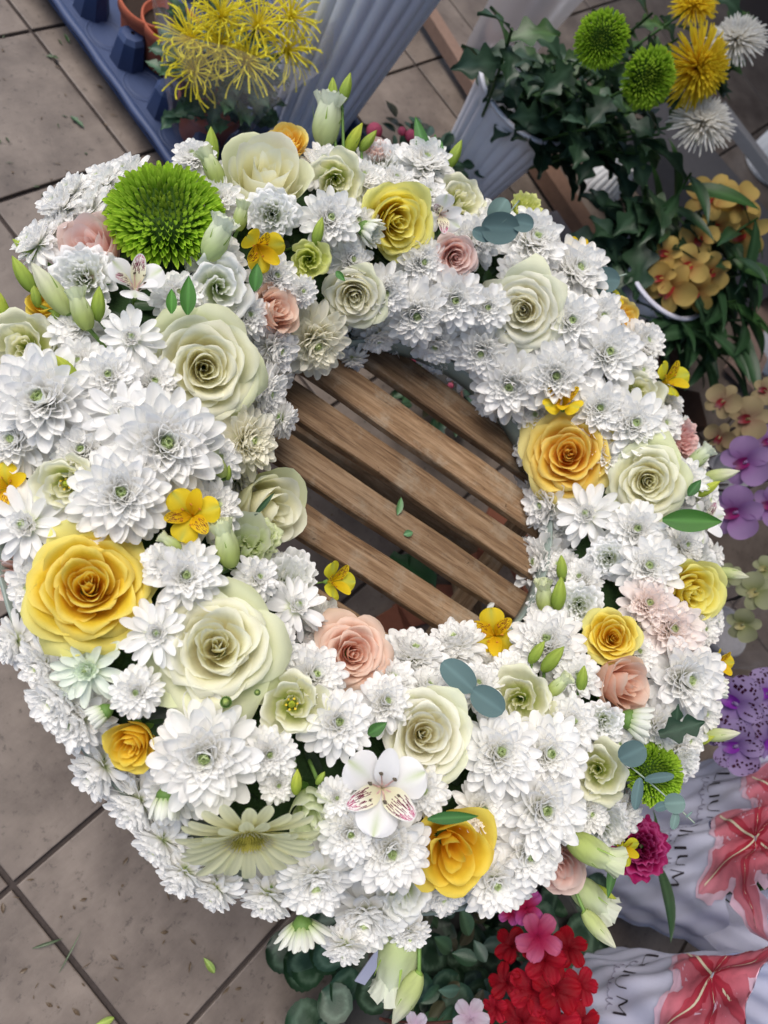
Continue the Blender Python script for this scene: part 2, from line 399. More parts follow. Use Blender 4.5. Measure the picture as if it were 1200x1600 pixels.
def alstro(kind, var=0):
    def f():
        r = np.random.default_rng(700+var+(50 if kind == 'white' else 0)); t = T('alstroemeria')
        if kind == 'yellow': o0, o1, i0, i1, st = (.55, .50, .03), (.86, .66, .03), (.82, .50, .01), (.88, .64, .02), (.16, .02, .005)
        elif kind == 'lime': o0, o1, i0, i1, st = (.40, .50, .03), (.70, .66, .04), (.74, .52, .01), (.82, .62, .02), (.16, .02, .005)
        else: o0, o1, i0, i1, st = (.80, .74, .72), (.91, .90, .90), (.90, .86, .60), (.91, .89, .88), (.12, .004, .03)
        opn = (.75, .95, .55)[var % 3]
        fan = lambda v: np.clip(.16+.84*smooth(v, .15, .75), 0, 1)*np.sqrt(np.clip(1-np.clip((v-.70)/.305, 0, 1)**2.2, 0, 1))
        nar = lambda v: np.clip(.14+.86*smooth(v, .1, .62), 0, 1)*np.sqrt(np.clip(1-np.clip((v-.6)/.405, 0, 1)**2, 0, 1))
        for k in range(3):                       # outer tepals
            az = k*2.094+.0+r.uniform(-.08, .08)
            P, UU, VV = strip(1.15, .80, fan, lambda v: 1.25-opn*1.45*smooth(v, .1, .85), -.10, 9, 12, wave=.03, wf=7)
            C = mixv(o0, o1, smooth(VV, .1, .6)); C = mixv(C, (.45, .58, .14), np.exp(-(UU/.22)**2)*smooth(VV, .4, 1)*.6)
            t.part('petal', G().grid(P@rotm(az).T+np.array((0, 0, -.35)), C).mesh('petal', M_petal if kind != 'white' else M_white))
        for k in range(3):                       # inner tepals, two of them streaked
            az = k*2.094+1.047+r.uniform(-.08, .08); lw = .46 if k else .40
            P, UU, VV = strip(1.18, lw, nar, lambda v: 1.35-opn*1.35*smooth(v, .1, .9), .12, 9, 12)
            C = mixv(i0, i1, smooth(VV, .5, 1)) if (k < 2 or kind != 'white') else mixv(o0, o1, smooth(VV, .1, .6))
            R = rotm(az); off = np.array((0, 0, -.33)); P = P@R.T+off
            j = t.part('petal', G().grid(P, C).mesh('petal', M_petal if kind != 'white' else M_white))
            if k < 2 or var == 9:
                g = G(); du = np.gradient(P, axis=0); dv = np.gradient(P, axis=1); n = np.cross(du, dv); n /= np.linalg.norm(n, axis=2)[..., None]+1e-9
                if n[4, 8, 2] < 0: n = -n
                def S(u, v):
                    a = (u+1)/2*8; b = v*11; i0_, j0_ = int(min(a, 7)), int(min(b, 10)); fa, fb = a-i0_, b-j0_
                    q = lambda A: (A[i0_, j0_]*(1-fa)*(1-fb)+A[i0_+1, j0_]*fa*(1-fb)+A[i0_, j0_+1]*(1-fa)*fb+A[i0_+1, j0_+1]*fa*fb)
                    return q(P)+q(n)*.006
                for q in range(60):
                    u0 = r.uniform(-.85, .85); v0 = r.uniform(.34, .86); ln = r.uniform(.06, .13)*(1.25 if kind == 'white' else 1); hw = .042
                    a, b, c_, d = S(u0*1.0-hw, v0), S(u0+hw, v0), S(u0*1.04+hw*.4, min(.93, v0+ln)), S(u0*1.04-hw*.4, min(.93, v0+ln))
                    cc = np.array(st)*(1 if v0 < .6 else 1.0); 
                    if kind == 'white' and v0 > .6: cc = np.array((.38, .01, .12))
                    g.add([a, b, c_, d], [(0, 1, 2, 3)], cc)
                t.part('streak', g.mesh('streak', M_print), kind='stuff', par=j)
        for k in range(6):
            az = k*1.05+.3; e = r.uniform(.25, .5)
            fc = (.80, .52, .50) if kind == 'white' else (.85, .55, .02); ac = (.10, .08, .05) if kind == 'white' else (.55, .22, .01)
            p = [np.array((.03*math.cos(az), .03*math.sin(az), -.3)), np.array((.10*math.cos(az), .10*math.sin(az), .05)), np.array(((.12+e*.4)*math.cos(az), (.12+e*.4)*math.sin(az), .28))]
            g = G(); g.tube(p, .014, fc, 5); g.tube([p[2]+np.array((-.04, 0, 0)), p[2], p[2]+np.array((.05, .01, 0))], [.015, .038, .012], ac, 6)
            t.part('stamen', g.mesh('stamen', M_bud))
        g = G(); g.lathe([(0, -.62), (.07, -.55), (.10, -.38), (.05, -.3)], (.2, .34, .06), 9); g.tube([(0, 0, -.55), (0, 0, -1.2)], .035, (.2, .34, .06)); t.part('ovary', g.mesh('ovary', M_bud))
        return t
    return tmpl(('alstro', kind, var), f)

def gerbera():
    def f():
        r = np.random.default_rng(900); t = T('gerbera')
        for q, (n, e0, L, z) in enumerate(((22, .05, 1.0, -.03), (20, .30, .93, .02))):
            for k in range(n):
                az = (k+.5*q+r.uniform(-.2, .2))*2*math.pi/n; e = e0+r.uniform(-.08, .08)
                P, UU, VV = strip((L-.2)*r.uniform(.93, 1.05), .205, lambda v: (.45+.55*smooth(v, 0, .6))*np.sqrt(np.clip(1-np.clip((v-.8)/.205, 0, 1)**2, 0, 1)), lambda v: e+.35*v-.55*v*v, .16, 7, 11)
                rid = .006*np.cos(UU*9); P[..., 2] += rid
                C = mixv((.88, .80, .26), (.93, .92, .62), smooth(VV, 0, .4)); C = C*(1-.06*(np.cos(UU*9) < -.3)[..., None])
                t.part('petal', G().grid(P@rotm(az).T+np.array((.0, 0, z))+.2*np.array((math.cos(az), math.sin(az), 0)), C).mesh('petal', M_petal))
        g = G()
        for i in range(200):
            s = (i+.5)/200; az = i*2.39996; R0 = .27*s**.5
            e = 1.5-.9*s; L = .06+.09*s; c0 = np.array((.66, .60, .12)) if s < .55 else np.array((.84, .80, .56))
            P, UU, VV = strip(L, .022+.012*s, lance, lambda v: e-.5*v*s, .3, 3, 4)
            g.grid(P@rotm(az).T+np.array((R0*math.cos(az), R0*math.sin(az), .03+.03*(1-s))), mixv(c0*.7, c0, VV))
        g.lathe([(0, .06), (.15, .05), (.28, .0), (.2, -.14), (0, -.18)], (.45, .42, .08), 16)
        t.part('disc', g.mesh('disc', M_petal), kind='stuff')
        g = G(); g.lathe([(0, -.25), (.1, -.24), (.24, -.1), (.3, -.03)], (.16, .3, .06), 14); g.tube([(0, 0, -.2), (0, 0, -.4)], .05, (.2, .34, .08)); t.part('calyx', g.mesh('calyx', M_bud))
        return t
    return tmpl('gerbera', f)

def lbud(var=0):
    """lisianthus bud, axis +z, unit length, base at origin"""
    def f():
        r = np.random.default_rng(1100+var); t = T('lisianthus_bud')
        wd, tipc, body = {0: (.21, (.50, .62, .12), (.36, .50, .09)), 1: (.24, (.80, .85, .60), (.58, .68, .22)), 2: (.20, (.86, .86, .68), (.66, .74, .32)), 3: (.28, (.84, .88, .74), (.66, .76, .38)), 4: (.20, (.66, .72, .12), (.46, .58, .08))}[var]
        n = 24; v = np.linspace(0, 1, 16); th = np.linspace(0, 2*np.pi, n, endpoint=False)
        TT, VV = np.meshgrid(th, v, indexing='ij')
        R = wd*np.sin(np.pi*np.clip(VV*.93+.06, 0, 1)**.75)**.8*(1+.15*np.sin(5*TT+VV*5.5)*smooth(VV, .25, .9)) + (.05 if var in (1, 3) else .0)*VV**6
        if var == 3: R = R+.10*VV**4*(1+.25*np.sin(9*TT))
        Z = VV+.03*np.sin(7*TT)*VV**6
        P = np.stack([R*np.cos(TT+VV*1.2), R*np.sin(TT+VV*1.2), Z], -1)
        C = mixv(body, tipc, smooth(VV, .2, .9)); C = C*(1-.14*smooth(-np.sin(5*TT+VV*5.5), .3, .9)[..., None])
        t.part('bud_petals', G().grid(P, C, wrap=True).mesh('bud_petals', M_petal))
        if var in (1, 3):
            for k in range(5):
                P, UU, VV = strip(.5, .34, lambda v: .5+.5*smooth(v, 0, .8), lambda v: 1.5-.5*v*r.uniform(.2, 1.4), .25, 9, 7, wave=.10, wf=8, ph=r.uniform(0, 6))
                P[..., 0] += wd*.55; t.part('petal', G().grid(P@rotm(k*1.257+r.uniform(-.2, .2)).T+np.array((0, 0, .48)), mixv(body, tipc, smooth(VV, 0, .6))).mesh('petal', M_petal))
        for k in range(5):
            P, UU, VV = strip(r.uniform(.5, .8), .07, lambda v: 1-v*.95, lambda v: 1.15+.35*v-.0*v, .2, 3, 7)
            P[..., 0] += .03; t.part('sepal', G().grid(P@rotm(k*1.257).T*np.array((1.15*wd/.2, 1.15*wd/.2, 1)), mixv((.16, .28, .05), (.30, .44, .08), VV)).mesh('sepal', M_bud))
        g = G(); g.lathe([(0, -.04), (.06, -.02), (.10, .06), (.07, .12)], (.22, .36, .07), 10)
        t.part('calyx', g.mesh('calyx', M_bud))
        return t
    return tmpl(('lbud', var), f)
def mbud(var=0):
    def f():
        r = np.random.default_rng(1200+var); t = T('chrysanthemum_bud'); opn = (.0, .35, .75, -.25)[var]
        for q in range(3):
            n = 11
            for k in range(n):
                az = (k+q*.5+r.uniform(-.2, .2))*2*math.pi/n; e = 1.0-opn*(.75-.3*q)+r.uniform(-.06, .06)-.25*(2-q)*(.5 if var == 0 else 0)
                P, UU, VV = strip(.92-.10*q, .26, oblong, lambda v: e+(1.15-.8*opn)*v-.1, .35, 5, 8)
                C = mixv((.44, .58, .14), (.86, .87, .80), smooth(VV, .05, .65)); C = mixv(C, (.45, .6, .2), np.exp(-(UU/.3)**2)*(1-VV)*.6)
                if var == 3: C = mixv((.20, .36, .05), (.58, .70, .22), VV)
                P[..., 0] += .05+.08*(2-q)*.5; t.part('petal', G().grid(P@rotm(az).T, C).mesh('petal', M_white))
        g = G(); g.lathe([(0, -.16), (.16, -.12), (.30, .06), (.33, .2), (.27, .22)], (.13, .24, .05), 14)
        for k in range(14):
            P, UU, VV = strip(.3, .11, lance, 1.3, .2, 3, 5); P[..., 0] += .26; g.grid(P@rotm(k*.449+r.uniform(-.1, .1)).T, (.16, .30, .06))
        t.part('calyx', g.mesh('calyx', M_bud))
        return t
    return tmpl(('mbud', var), f)

def leaf_pts(kind):
    if kind == 'round': return ovalp
    if kind == 'lance': return lance
    return lambda v: np.clip(lance(v)**.7*(.70+.30*np.cos(v*17+.6)), .04, 1)
def leaf_mesh(kind, L, w, a0, a1, cup=.12, col=(.07, .20, .03), name='leaf', mt=None, nv=14, nu=7, midrib=True, wave=.02):
    P, UU, VV = strip(L, w, leaf_pts(kind), lambda v: a0+a1*v, cup, nu, nv, wave=wave, tc=1.0 if kind == 'lobed' else 1.5)
    C = mixv(np.array(col), np.array(col)*1.25, VV)
    if midrib: C = mixv(C, np.array(col)*1.9+.02, (np.abs(UU) < .05)*.6)
    return G().grid(P, C).mesh(name, mt or M_leaf)
#@@LIB_END
# ------------------------------------------------------------------ ground
def mat_tile(N, nt):
    tc = N('ShaderNodeTexCoord').outputs[3]; oi = N('ShaderNodeObjectInfo')
    off = N('ShaderNodeVectorMath', operation='ADD', i_0=tc, i_1=oi.outputs['Location']).outputs[0]
    n1 = N('ShaderNodeTexNoise', i_Vector=off, i_Scale=9.0, i_Detail=6.0, i_Roughness=.6).outputs[0]
    n2 = N('ShaderNodeTexNoise', i_Vector=off, i_Scale=70.0, i_Detail=5.0, i_Roughness=.7).outputs[0]
    st = N('ShaderNodeMapping', i_Vector=off, i_Scale=(18, 90, 1), i_Rotation=(0, 0, .58)).outputs[0]
    n3 = N('ShaderNodeTexNoise', i_Vector=st, i_Scale=2.0, i_Detail=4.0).outputs[0]
    r1 = N('ShaderNodeValToRGB', i_Fac=n1); r1.color_ramp.elements[0].color = (.078, .060, .050, 1); r1.color_ramp.elements[1].color = (.185, .152, .128, 1)
    r1.color_ramp.elements[0].position = .32; r1.color_ramp.elements[1].position = .70
    r2 = N('ShaderNodeValToRGB', i_Fac=n2); r2.color_ramp.elements[0].color = (.35, .32, .30, 1); r2.color_ramp.elements[0].position = .30; r2.color_ramp.elements[1].color = (1.08, 1.07, 1.05, 1); r2.color_ramp.elements[1].position = .43
    c = mixc(N, 'MULTIPLY', .8, r1.outputs[0], r2.outputs[0])
    r3 = N('ShaderNodeValToRGB', i_Fac=n3); r3.color_ramp.elements[0].color = (.82, .80, .80, 1); r3.color_ramp.elements[1].color = (1.1, 1.1, 1.1, 1)
    c = mixc(N, 'MULTIPLY', .7, c, r3.outputs[0])
    k = N('ShaderNodeMath', operation='MULTIPLY_ADD', i_0=oi.outputs['Random'], i_1=.16, i_2=.92).outputs[0]
    c = N('ShaderNodeVectorMath', operation='SCALE', i_0=c, i_Scale=k).outputs[0]
    bp = N('ShaderNodeBump', i_Height=n2, i_Strength=.25, i_Distance=.002).outputs[0]
    p = N('ShaderNodeBsdfPrincipled', i_Roughness=.55, i_Normal=bp); nt.links.new(c, p.inputs[0]); return p.outputs[0]
M_tile = mat('floor_tile', mat_tile)
M_grout = plain('grout', .9, .1, .6, 200, .3)
TH = math.radians(33.5); EB = np.array((math.cos(TH), math.sin(TH))); EA = np.array((-math.sin(TH), math.cos(TH)))
g = G(); g.add([(-30, -30, -.006), (30, -30, -.006), (30, 30, -.006), (-30, 30, -.006)], [(0, 1, 2, 3)], (.055, .045, .042))
floor = link('floor', g.mesh('floor', M_grout, False), kind='structure')
def bevbox(ex, ey, ez, bv, col, name, mt, nx=1):
    """block with a chamfered top edge, centred, top at z=0"""
    g = G(); x, y = ex/2, ey/2
    rings = [(x, y, -ez), (x, y, -bv), (x-bv*.3, y-bv*.3, -bv*.3), (x-bv, y-bv, 0)]
    V = []
    for a, b, z in rings: V += [(-a, -b, z), (a, -b, z), (a, b, z), (-a, b, z)]
    F = [(4*i+j, 4*i+(j+1) % 4, 4*i+4+(j+1) % 4, 4*i+4+j) for i in range(3) for j in range(4)]+[(12, 13, 14, 15), (3, 2, 1, 0)]
    g.add(V, F, col); return g.mesh(name, mt, False)
tile_me = bevbox(.2585, .2735, .02, .0018, (1, 1, 1), 'tile', M_tile)
for i in range(-5, 12):
    for j in range(-6, 11):
        a = -.025+.265*(i+.5); b = -.100+.28*(j+.5); p = EB*a+EA*b
        if p[0] < -1.1 or p[1] < -1.2 or p[0] > 2.9: continue
        m = Matrix.Translation((p[0], p[1], U(-.0006, .0006))) @ Matrix.Rotation(TH, 4, 'Z')
        link('tile', tile_me, floor, m)

# ------------------------------------------------------------------ slatted wooden chair
def mat_wood(N, nt):
    tc = N('ShaderNodeTexCoord').outputs[3]; oi = N('ShaderNodeObjectInfo')
    off = N('ShaderNodeVectorMath', operation='MULTIPLY_ADD', i_0=oi.outputs['Location'], i_1=(7, 7, 7), i_2=tc).outputs[0]
    mp = N('ShaderNodeMapping', i_Vector=off, i_Scale=(5, 70, 30)).outputs[0]
    d = N('ShaderNodeTexNoise', i_Vector=mp, i_Scale=1.6, i_Detail=7.0, i_Roughness=.65, i_Distortion=.8).outputs[0]
    mp2 = N('ShaderNodeMapping', i_Vector=off, i_Scale=(14, 240, 60)).outputs[0]
    f = N('ShaderNodeTexNoise', i_Vector=mp2, i_Scale=2.0, i_Detail=5.0, i_Roughness=.7).outputs[0]
    w = N('ShaderNodeTexNoise', i_Vector=off, i_Scale=22.0, i_Detail=6.0, i_Roughness=.75).outputs[0]
    r = N('ShaderNodeValToRGB', i_Fac=d); e = r.color_ramp.elements
    e[0].color = (.075, .036, .015, 1); e[0].position = .28; e[1].color = (.34, .235, .145, 1); e[1].position = .72
    x = e.new(.5); x.color = (.195, .118, .062, 1)
    rf = N('ShaderNodeValToRGB', i_Fac=f); rf.color_ramp.elements[0].color = (.45, .42, .38, 1); rf.color_ramp.elements[0].position = .34; rf.color_ramp.elements[1].color = (1.1, 1.1, 1.1, 1); rf.color_ramp.elements[1].position = .52
    c = mixc(N, 'MULTIPLY', .7, r.outputs[0], rf.outputs[0])
    rw = N('ShaderNodeValToRGB', i_Fac=w); rw.color_ramp.elements[0].color = (0, 0, 0, 1); rw.color_ramp.elements[0].position = .52; rw.color_ramp.elements[1].color = (1, 1, 1, 1); rw.color_ramp.elements[1].position = .68
    fw = N('ShaderNodeMath', operation='MULTIPLY', i_0=rw.outputs[0], i_1=.55).outputs[0]
    c = mixc(N, 'MIX', fw, c, (.30, .255, .19, 1))
    w2 = N('ShaderNodeTexNoise', i_Vector=off, i_Scale=140.0, i_Detail=3.0).outputs[0]
    r2 = N('ShaderNodeValToRGB', i_Fac=w2); r2.color_ramp.elements[0].color = (.25, .22, .2, 1); r2.color_ramp.elements[0].position = .22; r2.color_ramp.elements[1].color = (1, 1, 1, 1); r2.color_ramp.elements[1].position = .30
    c = mixc(N, 'MULTIPLY', .8, c, r2.outputs[0])
    kk = N('ShaderNodeMath', operation='MULTIPLY_ADD', i_0=oi.outputs['Random'], i_1=.40, i_2=.66).outputs[0]
    c = N('ShaderNodeVectorMath', operation='SCALE', i_0=c, i_Scale=kk).outputs[0]
    h = N('ShaderNodeMath', operation='ADD', i_0=f, i_1=w2).outputs[0]
    bp = N('ShaderNodeBump', i_Height=h, i_Strength=.5, i_Distance=.0015).outputs[0]
    p = N('ShaderNodeBsdfPrincipled', i_Base_Color=c, i_Roughness=.62, i_Normal=bp); p.inputs['Specular IOR Level'].default_value = .3; return p.outputs[0]
M_wood = mat('weathered_wood', mat_wood)
SA = math.radians(-35); SE = np.array((math.cos(SA), math.sin(SA))); SN = np.array((-math.sin(SA), math.cos(SA)))
chair = link('slatted_chair', None, None, Matrix.Translation((.42, .24, 0)) @ Matrix.Rotation(SA, 4, 'Z'))
tag(chair, 'weathered brown wooden slatted garden chair that carries the wreath', 'chair')
ZS = .43; cn = np.array((.42, .24)) @ SN
k = 0
for lo, hi in ((.145, .189), (.204, .247), (.262, .303), (.3195, .362), (.377+.0, .337+.0)[::-1], (.3955, .437), (.4535, .4965), (.5105, .557), (.5715, .620)):
    if (lo, hi) == (.3195, .362): continue
    Lw = .50
    g = G(); nx = 24; w = hi-lo-.0035; t = .012
    xs = np.linspace(-Lw/2, Lw/2, nx); prof = [(-w/2, -t), (-w/2, -.003), (-w/2+.0012, -.0008), (-w/2+.004, 0), (w/2-.004, 0), (w/2-.0012, -.0008), (w/2, -.003), (w/2, -t)]
    P = np.zeros((nx, 8, 3)); ph = rng.uniform(0, 6, 3)
    for i, x in enumerate(xs):
        for j, (yy, zz) in enumerate(prof):
            P[i, j] = (x, yy+.0006*math.sin(x*40+ph[0]+j), zz+.0005*math.sin(x*23+ph[1]+j*.5))
    n0 = g.n; g.grid(P, (1, 1, 1)); g.F += [tuple(range(7, -1, -1)), tuple((nx-1)*8+i for i in range(8))]
    g.F += [(i*8+7, i*8, (i+1)*8, (i+1)*8+7) for i in range(nx-1)]
    link('slat', g.mesh('slat', M_wood, False), chair, Matrix.Translation((U(-.004, .004), (lo+hi)/2-cn, ZS+U(-.0008, .0008))))
def chair_bar(name, a, b, w, t):
    a, b = np.array(a, float), np.array(b, float); L = np.linalg.norm(b-a); d = (b-a)/L
    g = G(); g.box((0, 0, 0), (L, w, t), (1, 1, 1))
    q = Vector(d).to_track_quat('X', 'Z').to_matrix().to_4x4(); q.translation = Vector((a+b)/2)
    return link(name, g.mesh(name, M_wood, False), chair, q)
for sx in (-1, 1):
    chair_bar('seat_rail', (sx*.215, -.27, ZS-.037), (sx*.215, .26, ZS-.037), .022, .034)
    chair_bar('leg', (sx*.19, -.235, .005), (sx*.19, .24, ZS-.062), .022, .035)
    chair_bar('leg', (sx*.24, .25, .005), (sx*.24, -.20, ZS-.03), .022, .035)
chair_bar('stretcher', (-.23, -.20, .06), (.23, -.20, .06), .03, .022)
chair_bar('stretcher', (-.23, .22, .10), (.23, .22, .10), .03, .022)

# ------------------------------------------------------------------ wreath base
WC = np.array((.412, .252)); RM = .294; Z0 = .465; AR, AZ = .104, .084
wb = link('wreath_base', None, None, Matrix.Translation((WC[0], WC[1], ZS)))
tag(wb, 'grey green plastic and foam ring under the flowers, lying on the slats', 'wreath base')
g = G()
g.lathe([(.204, .002), (.185, .001), (.183, .012), (.180, .032), (.1825, .032), (.186, .014), (.205, .006), (.39, .006), (.405, .030), (.408, .030), (.394, .001), (.204, .001)], (.22, .265, .235), 96)
link('ring_tray', g.mesh('ring_tray', M_plastic), wb)
th = np.linspace(0, 2*np.pi, 24, endpoint=False)
g = G(); n = 96; A = np.linspace(0, 2*np.pi, n, endpoint=False)
P = np.zeros((n, 24, 3))
for i, a in enumerate(A):
    for j, b in enumerate(th):
        r_ = .292+.086*math.cos(b); P[i, j] = (r_*math.cos(a), r_*math.sin(a), .037+(.045 if b < math.pi else .028)*math.sin(b))
P = np.concatenate([P, P[:, :1]], 1); g.grid(P, (.018, .04, .012), wrap=True)
link('foam_ring', g.mesh('foam_ring', M_foam), wb)
# dark leaves tucked between the blooms
g = G(); lr = np.random.default_rng(5)
for i in range(900):
    a = lr.uniform(0, 2*math.pi); b = lr.uniform(-.35, math.pi+.35)
    N_ = np.array((math.cos(a)*math.cos(b), math.sin(a)*math.cos(b), math.sin(b)))
    c = np.array((math.cos(a)*(RM+.075*math.cos(b)), math.sin(a)*(RM+.075*math.cos(b)), .035+.050*math.sin(b)))
    P, UU, VV = strip(lr.uniform(.02, .035), lr.uniform(.010, .018), lance if i % 3 else leaf_pts('lobed'), lambda v: .25+lr.uniform(-.3, .5)*v, .15, 3, 8)
    m = np.array(frame(c, N_+lr.uniform(-.5, .5, 3), lr.uniform(0, 6.3)))
    cc = np.array(((.020, .05, .014), (.03, .075, .018), (.014, .035, .014))[i % 3])
    g.grid(P@m[:3, :3].T+m[:3, 3], mixv(cc, cc*1.3, VV))
o = link('tucked_foliage', g.mesh('tucked_foliage', M_leaf), wb, kind='stuff')

# ------------------------------------------------------------------ where a bloom sits on the ring
def ring_hit(px, py, grow=1.0):
    r = ray(px, py); best = (9, None)
    for t in np.arange(.35, 1.6, .003):
        p = CAM+r*t; dx = p[:2]-WC; R = np.hypot(*dx); f = math.hypot((R-RM)/(AR*grow), (p[2]-Z0)/(AZ*grow))
        if f < best[0]: best = (f, p)
        if f <= 1.0: best = (f, p); break
    p = best[1]; dx = p[:2]-WC; R = np.hypot(*dx); e = dx/R
    N_ = nrm(np.array((e[0]*(R-RM)/AR**2, e[1]*(R-RM)/AR**2, (p[2]-Z0)/AZ**2)))
    return p, N_, best[0]
def view_of(p): return nrm(CAM-p)
def axis_cam(p, tx, ty):
    return nrm(view_of(p)+tx*RI+ty*UPV)
placed = []      # (point, diameter)
def put(t, px, py, D, label, cat, group, tilt=None, lift=.01, unit=1., spin=None, blend=.45, sq=None):
    p, N_, f = ring_hit(px, py)
    V_ = view_of(p); ax = nrm(N_*(1-blend)+V_*blend) if tilt is None else axis_cam(p, tilt[0], -tilt[1])
    depth = (p-CAM)@FW; p = p+ray(px, py)*(-lift); depth = (p-CAM)@FW
    R = D*depth/1200/2*unit
    root = t.make(frame(p, ax, U(0, 6.28) if spin is None else spin, R), label, cat, group)
    placed.append((p, D*depth/1200, px, py)); return root

GR = 'roses set into the wreath'; GL = 'lisianthus blooms set into the wreath'; GC = 'ruffled carnations set into the wreath'
GA = 'alstroemeria blooms set into the wreath'; GM = 'white chrysanthemums packed round the wreath'; GB = 'lisianthus buds standing out of the wreath'
GMB = 'half open chrysanthemum buds in the wreath'
FEAT = []   # (px,py,nick) landmarks for the labels of the chrysanthemums
def rs(kind, var, px, py, D, label, nick, tilt=None, lift=.02, spin=None):
    FEAT.append((px, py, nick)); return put(rose(kind, var), px, py, D, label, 'rose', GR, tilt, lift, 1.0, spin)
rs('cream', 0, 325, 575, 200, 'large fully open cream rose just left of the wreath opening, below a white lisianthus', 'big cream rose left of the opening', (.12, .0))
rs('cream', 3, 335, 1010, 225, 'largest cream rose with green tinged outer petals, between the big yellow rose and peach rose', 'largest cream rose', (-.05, -.1))
rs('ivory', 1, 668, 1150, 165, 'ivory rose with a closed heart just above the white streaked alstroemeria', 'ivory rose above the streaked white alstroemeria', (.15, .05))
rs('ivory', 0, 818, 490, 145, 'ivory rose with warm centre at the far upper right of the opening', 'ivory rose at the upper right of the opening', (-.05, .12))
rs('cream', 2, 420, 262, 165, 'tall cream rose seen from its side, right of the big green chrysanthemum', 'side-on cream rose by the green bloom', (.18, -.75), .03)
rs('ivory', 1, 553, 468, 112, 'small ivory rose at the top edge of the opening, beside a peach rosebud', 'small ivory rose at the top of the opening', (.0, .28))
rs('cream', 0, 1012, 752, 140, 'pale greenish cream rose touching the amber centred rose on the right', 'pale rose touching the amber centred rose', (.05, .05))
rs('cream', 2, 432, 800, 150, 'cream rose turned towards the opening so only its broad back petals show, left side', 'cream rose turned to the opening', (.9, .15), .0)
rs('yellow', 3, 138, 915, 225, 'huge open yellow rose with golden heart at the lower left of the wreath', 'huge yellow rose', (-.02, -.15))
rs('apricot', 0, 888, 712, 158, 'amber yellow rose with orange heart at the right edge of the opening', 'amber centred rose', (.0, -.05))
rs('lemon', 1, 628, 348, 135, 'lemon yellow rose facing right at the top of the wreath', 'lemon rose at the top', (.45, .15))
rs('lemon', 1, 1085, 930, 128, 'yellow rose facing outwards on the far right flank', 'yellow rose on the right flank', (.5, .25))
rs('yellow', 1, 955, 993, 95, 'small bright yellow rose resting on the side of a pink rose', 'small bright yellow rose', (.0, -.12))
rs('gold', 2, 200, 1168, 92, 'small orange yellow rosebud among white chrysanthemums at the lower left rim', 'orange yellow rosebud', (-.35, .45))
rs('gold', 4, 712, 1338, 160, 'loose golden yellow rose with folded petals near the bottom of the wreath', 'loose golden rose at the bottom', (.2, .4))
rs('apricot', 2, 452, 215, 72, 'deep yellow bloom peeping over the side-on cream rose at the top', 'deep yellow bloom at the top', (.1, -.7), .02)
rs('apricot', 4, 978, 500, 78, 'yellow rose seen from the side on the far upper right rim', 'side-on yellow rose at the upper right rim', (.8, -.1), .01)
rs('gold', 2, 68, 468, 62, 'yellow rosebud half hidden behind green buds at the far left', 'yellow rosebud behind the left buds', (-.3, -.6), .0)
rs('peach', 0, 552, 1018, 138, 'full peach pink rose at the lower edge of the opening', 'peach rose at the lower edge of the opening', (.18, -.05))
rs('peach', 2, 438, 482, 92, 'peach rosebud in side view at the upper left of the opening', 'peach rosebud by the opening', (.85, -.35), .015)
rs('pink', 2, 137, 378, 115, 'pale pink rose on its side, tucked under the big green chrysanthemum', 'pale pink rose under the green bloom', (-.4, -.5), .045)
rs('pink', 1, 713, 402, 78, 'small pink rose just right of and below the lemon rose', 'small pink rose by the lemon rose', (.2, .1))
rs('peach', 2, 985, 1072, 112, 'pink rose lying on its side directly under the small bright yellow rose', 'pink rose under the small yellow rose', (.8, .15), .02)
rs('pink', 2, 872, 1358, 98, 'dusty pink rose hanging over the bottom right rim', 'dusty pink rose at the bottom right rim', (.15, .45), .035)
rs('pink', 4, 8, 905, 105, 'pink rose cut by the left picture edge, beside the huge yellow rose', 'pink rose at the left edge', (-.7, .1), .0)
rs('pink', 2, 588, 228, 48, 'tiny pink rosebud at the top rim behind white petals', 'tiny pink bud at the top rim', (.1, -.8), .0)
def ls(kind, var, px, py, D, label, nick, tilt=None, lift=.018):
    FEAT.append((px, py, nick)); return put(lis(kind, var), px, py, D, label, 'lisianthus', GL, tilt, lift)
ls('cream', 1, 42, 540, 118, 'cream lisianthus at the left picture edge below the green buds', 'cream lisianthus at the left edge', (-.1, -.1))
ls('cream', 0, 100, 757, 110, 'cream lisianthus with a green eye, directly above the huge yellow rose', 'green eyed lisianthus above the huge yellow rose', (-.2, .1))
ls('cream', 1, 528, 287, 95, 'cream lisianthus with pleated petals left of the lemon rose', 'pleated lisianthus by the lemon rose', (.1, .2))
ls('cream', 0, 456, 1100, 120, 'cream lisianthus showing its yellow green eye, left below the peach rose', 'green eyed lisianthus below the peach rose', (.0, .0))
ls('cream', 1, 815, 1097, 110, 'creamy lisianthus with swirled petals right of the eucalyptus leaves', 'swirled lisianthus by the eucalyptus', (.0, .1))
ls('cream', 1, 935, 1207, 100, 'cream lisianthus left of the narrow green chrysanthemum at lower right', 'cream lisianthus at lower right', (.0, .1))
ls('cream', 1, 728, 312, 85, 'ivory lisianthus on the top rim beside upright green leaves', 'ivory lisianthus on the top rim', (.5, -.3))
ls('cream', 1, 1000, 615, 85, 'cream lisianthus on the right arm above the pale cream rose', 'cream lisianthus on the right arm', (.2, -.05))
ls('lime', 1, 483, 408, 68, 'small lime yellow lisianthus below the pleated lisianthus', 'lime yellow lisianthus', (.0, .1))
ls('white', 1, 345, 452, 112, 'pure white lisianthus sitting under the big green chrysanthemum', 'white lisianthus under the green bloom', (.1, .05))
ls('white', 1, 632, 1405, 90, 'white lisianthus facing down at the bottom of the wreath', 'white lisianthus at the bottom', (.1, .5))
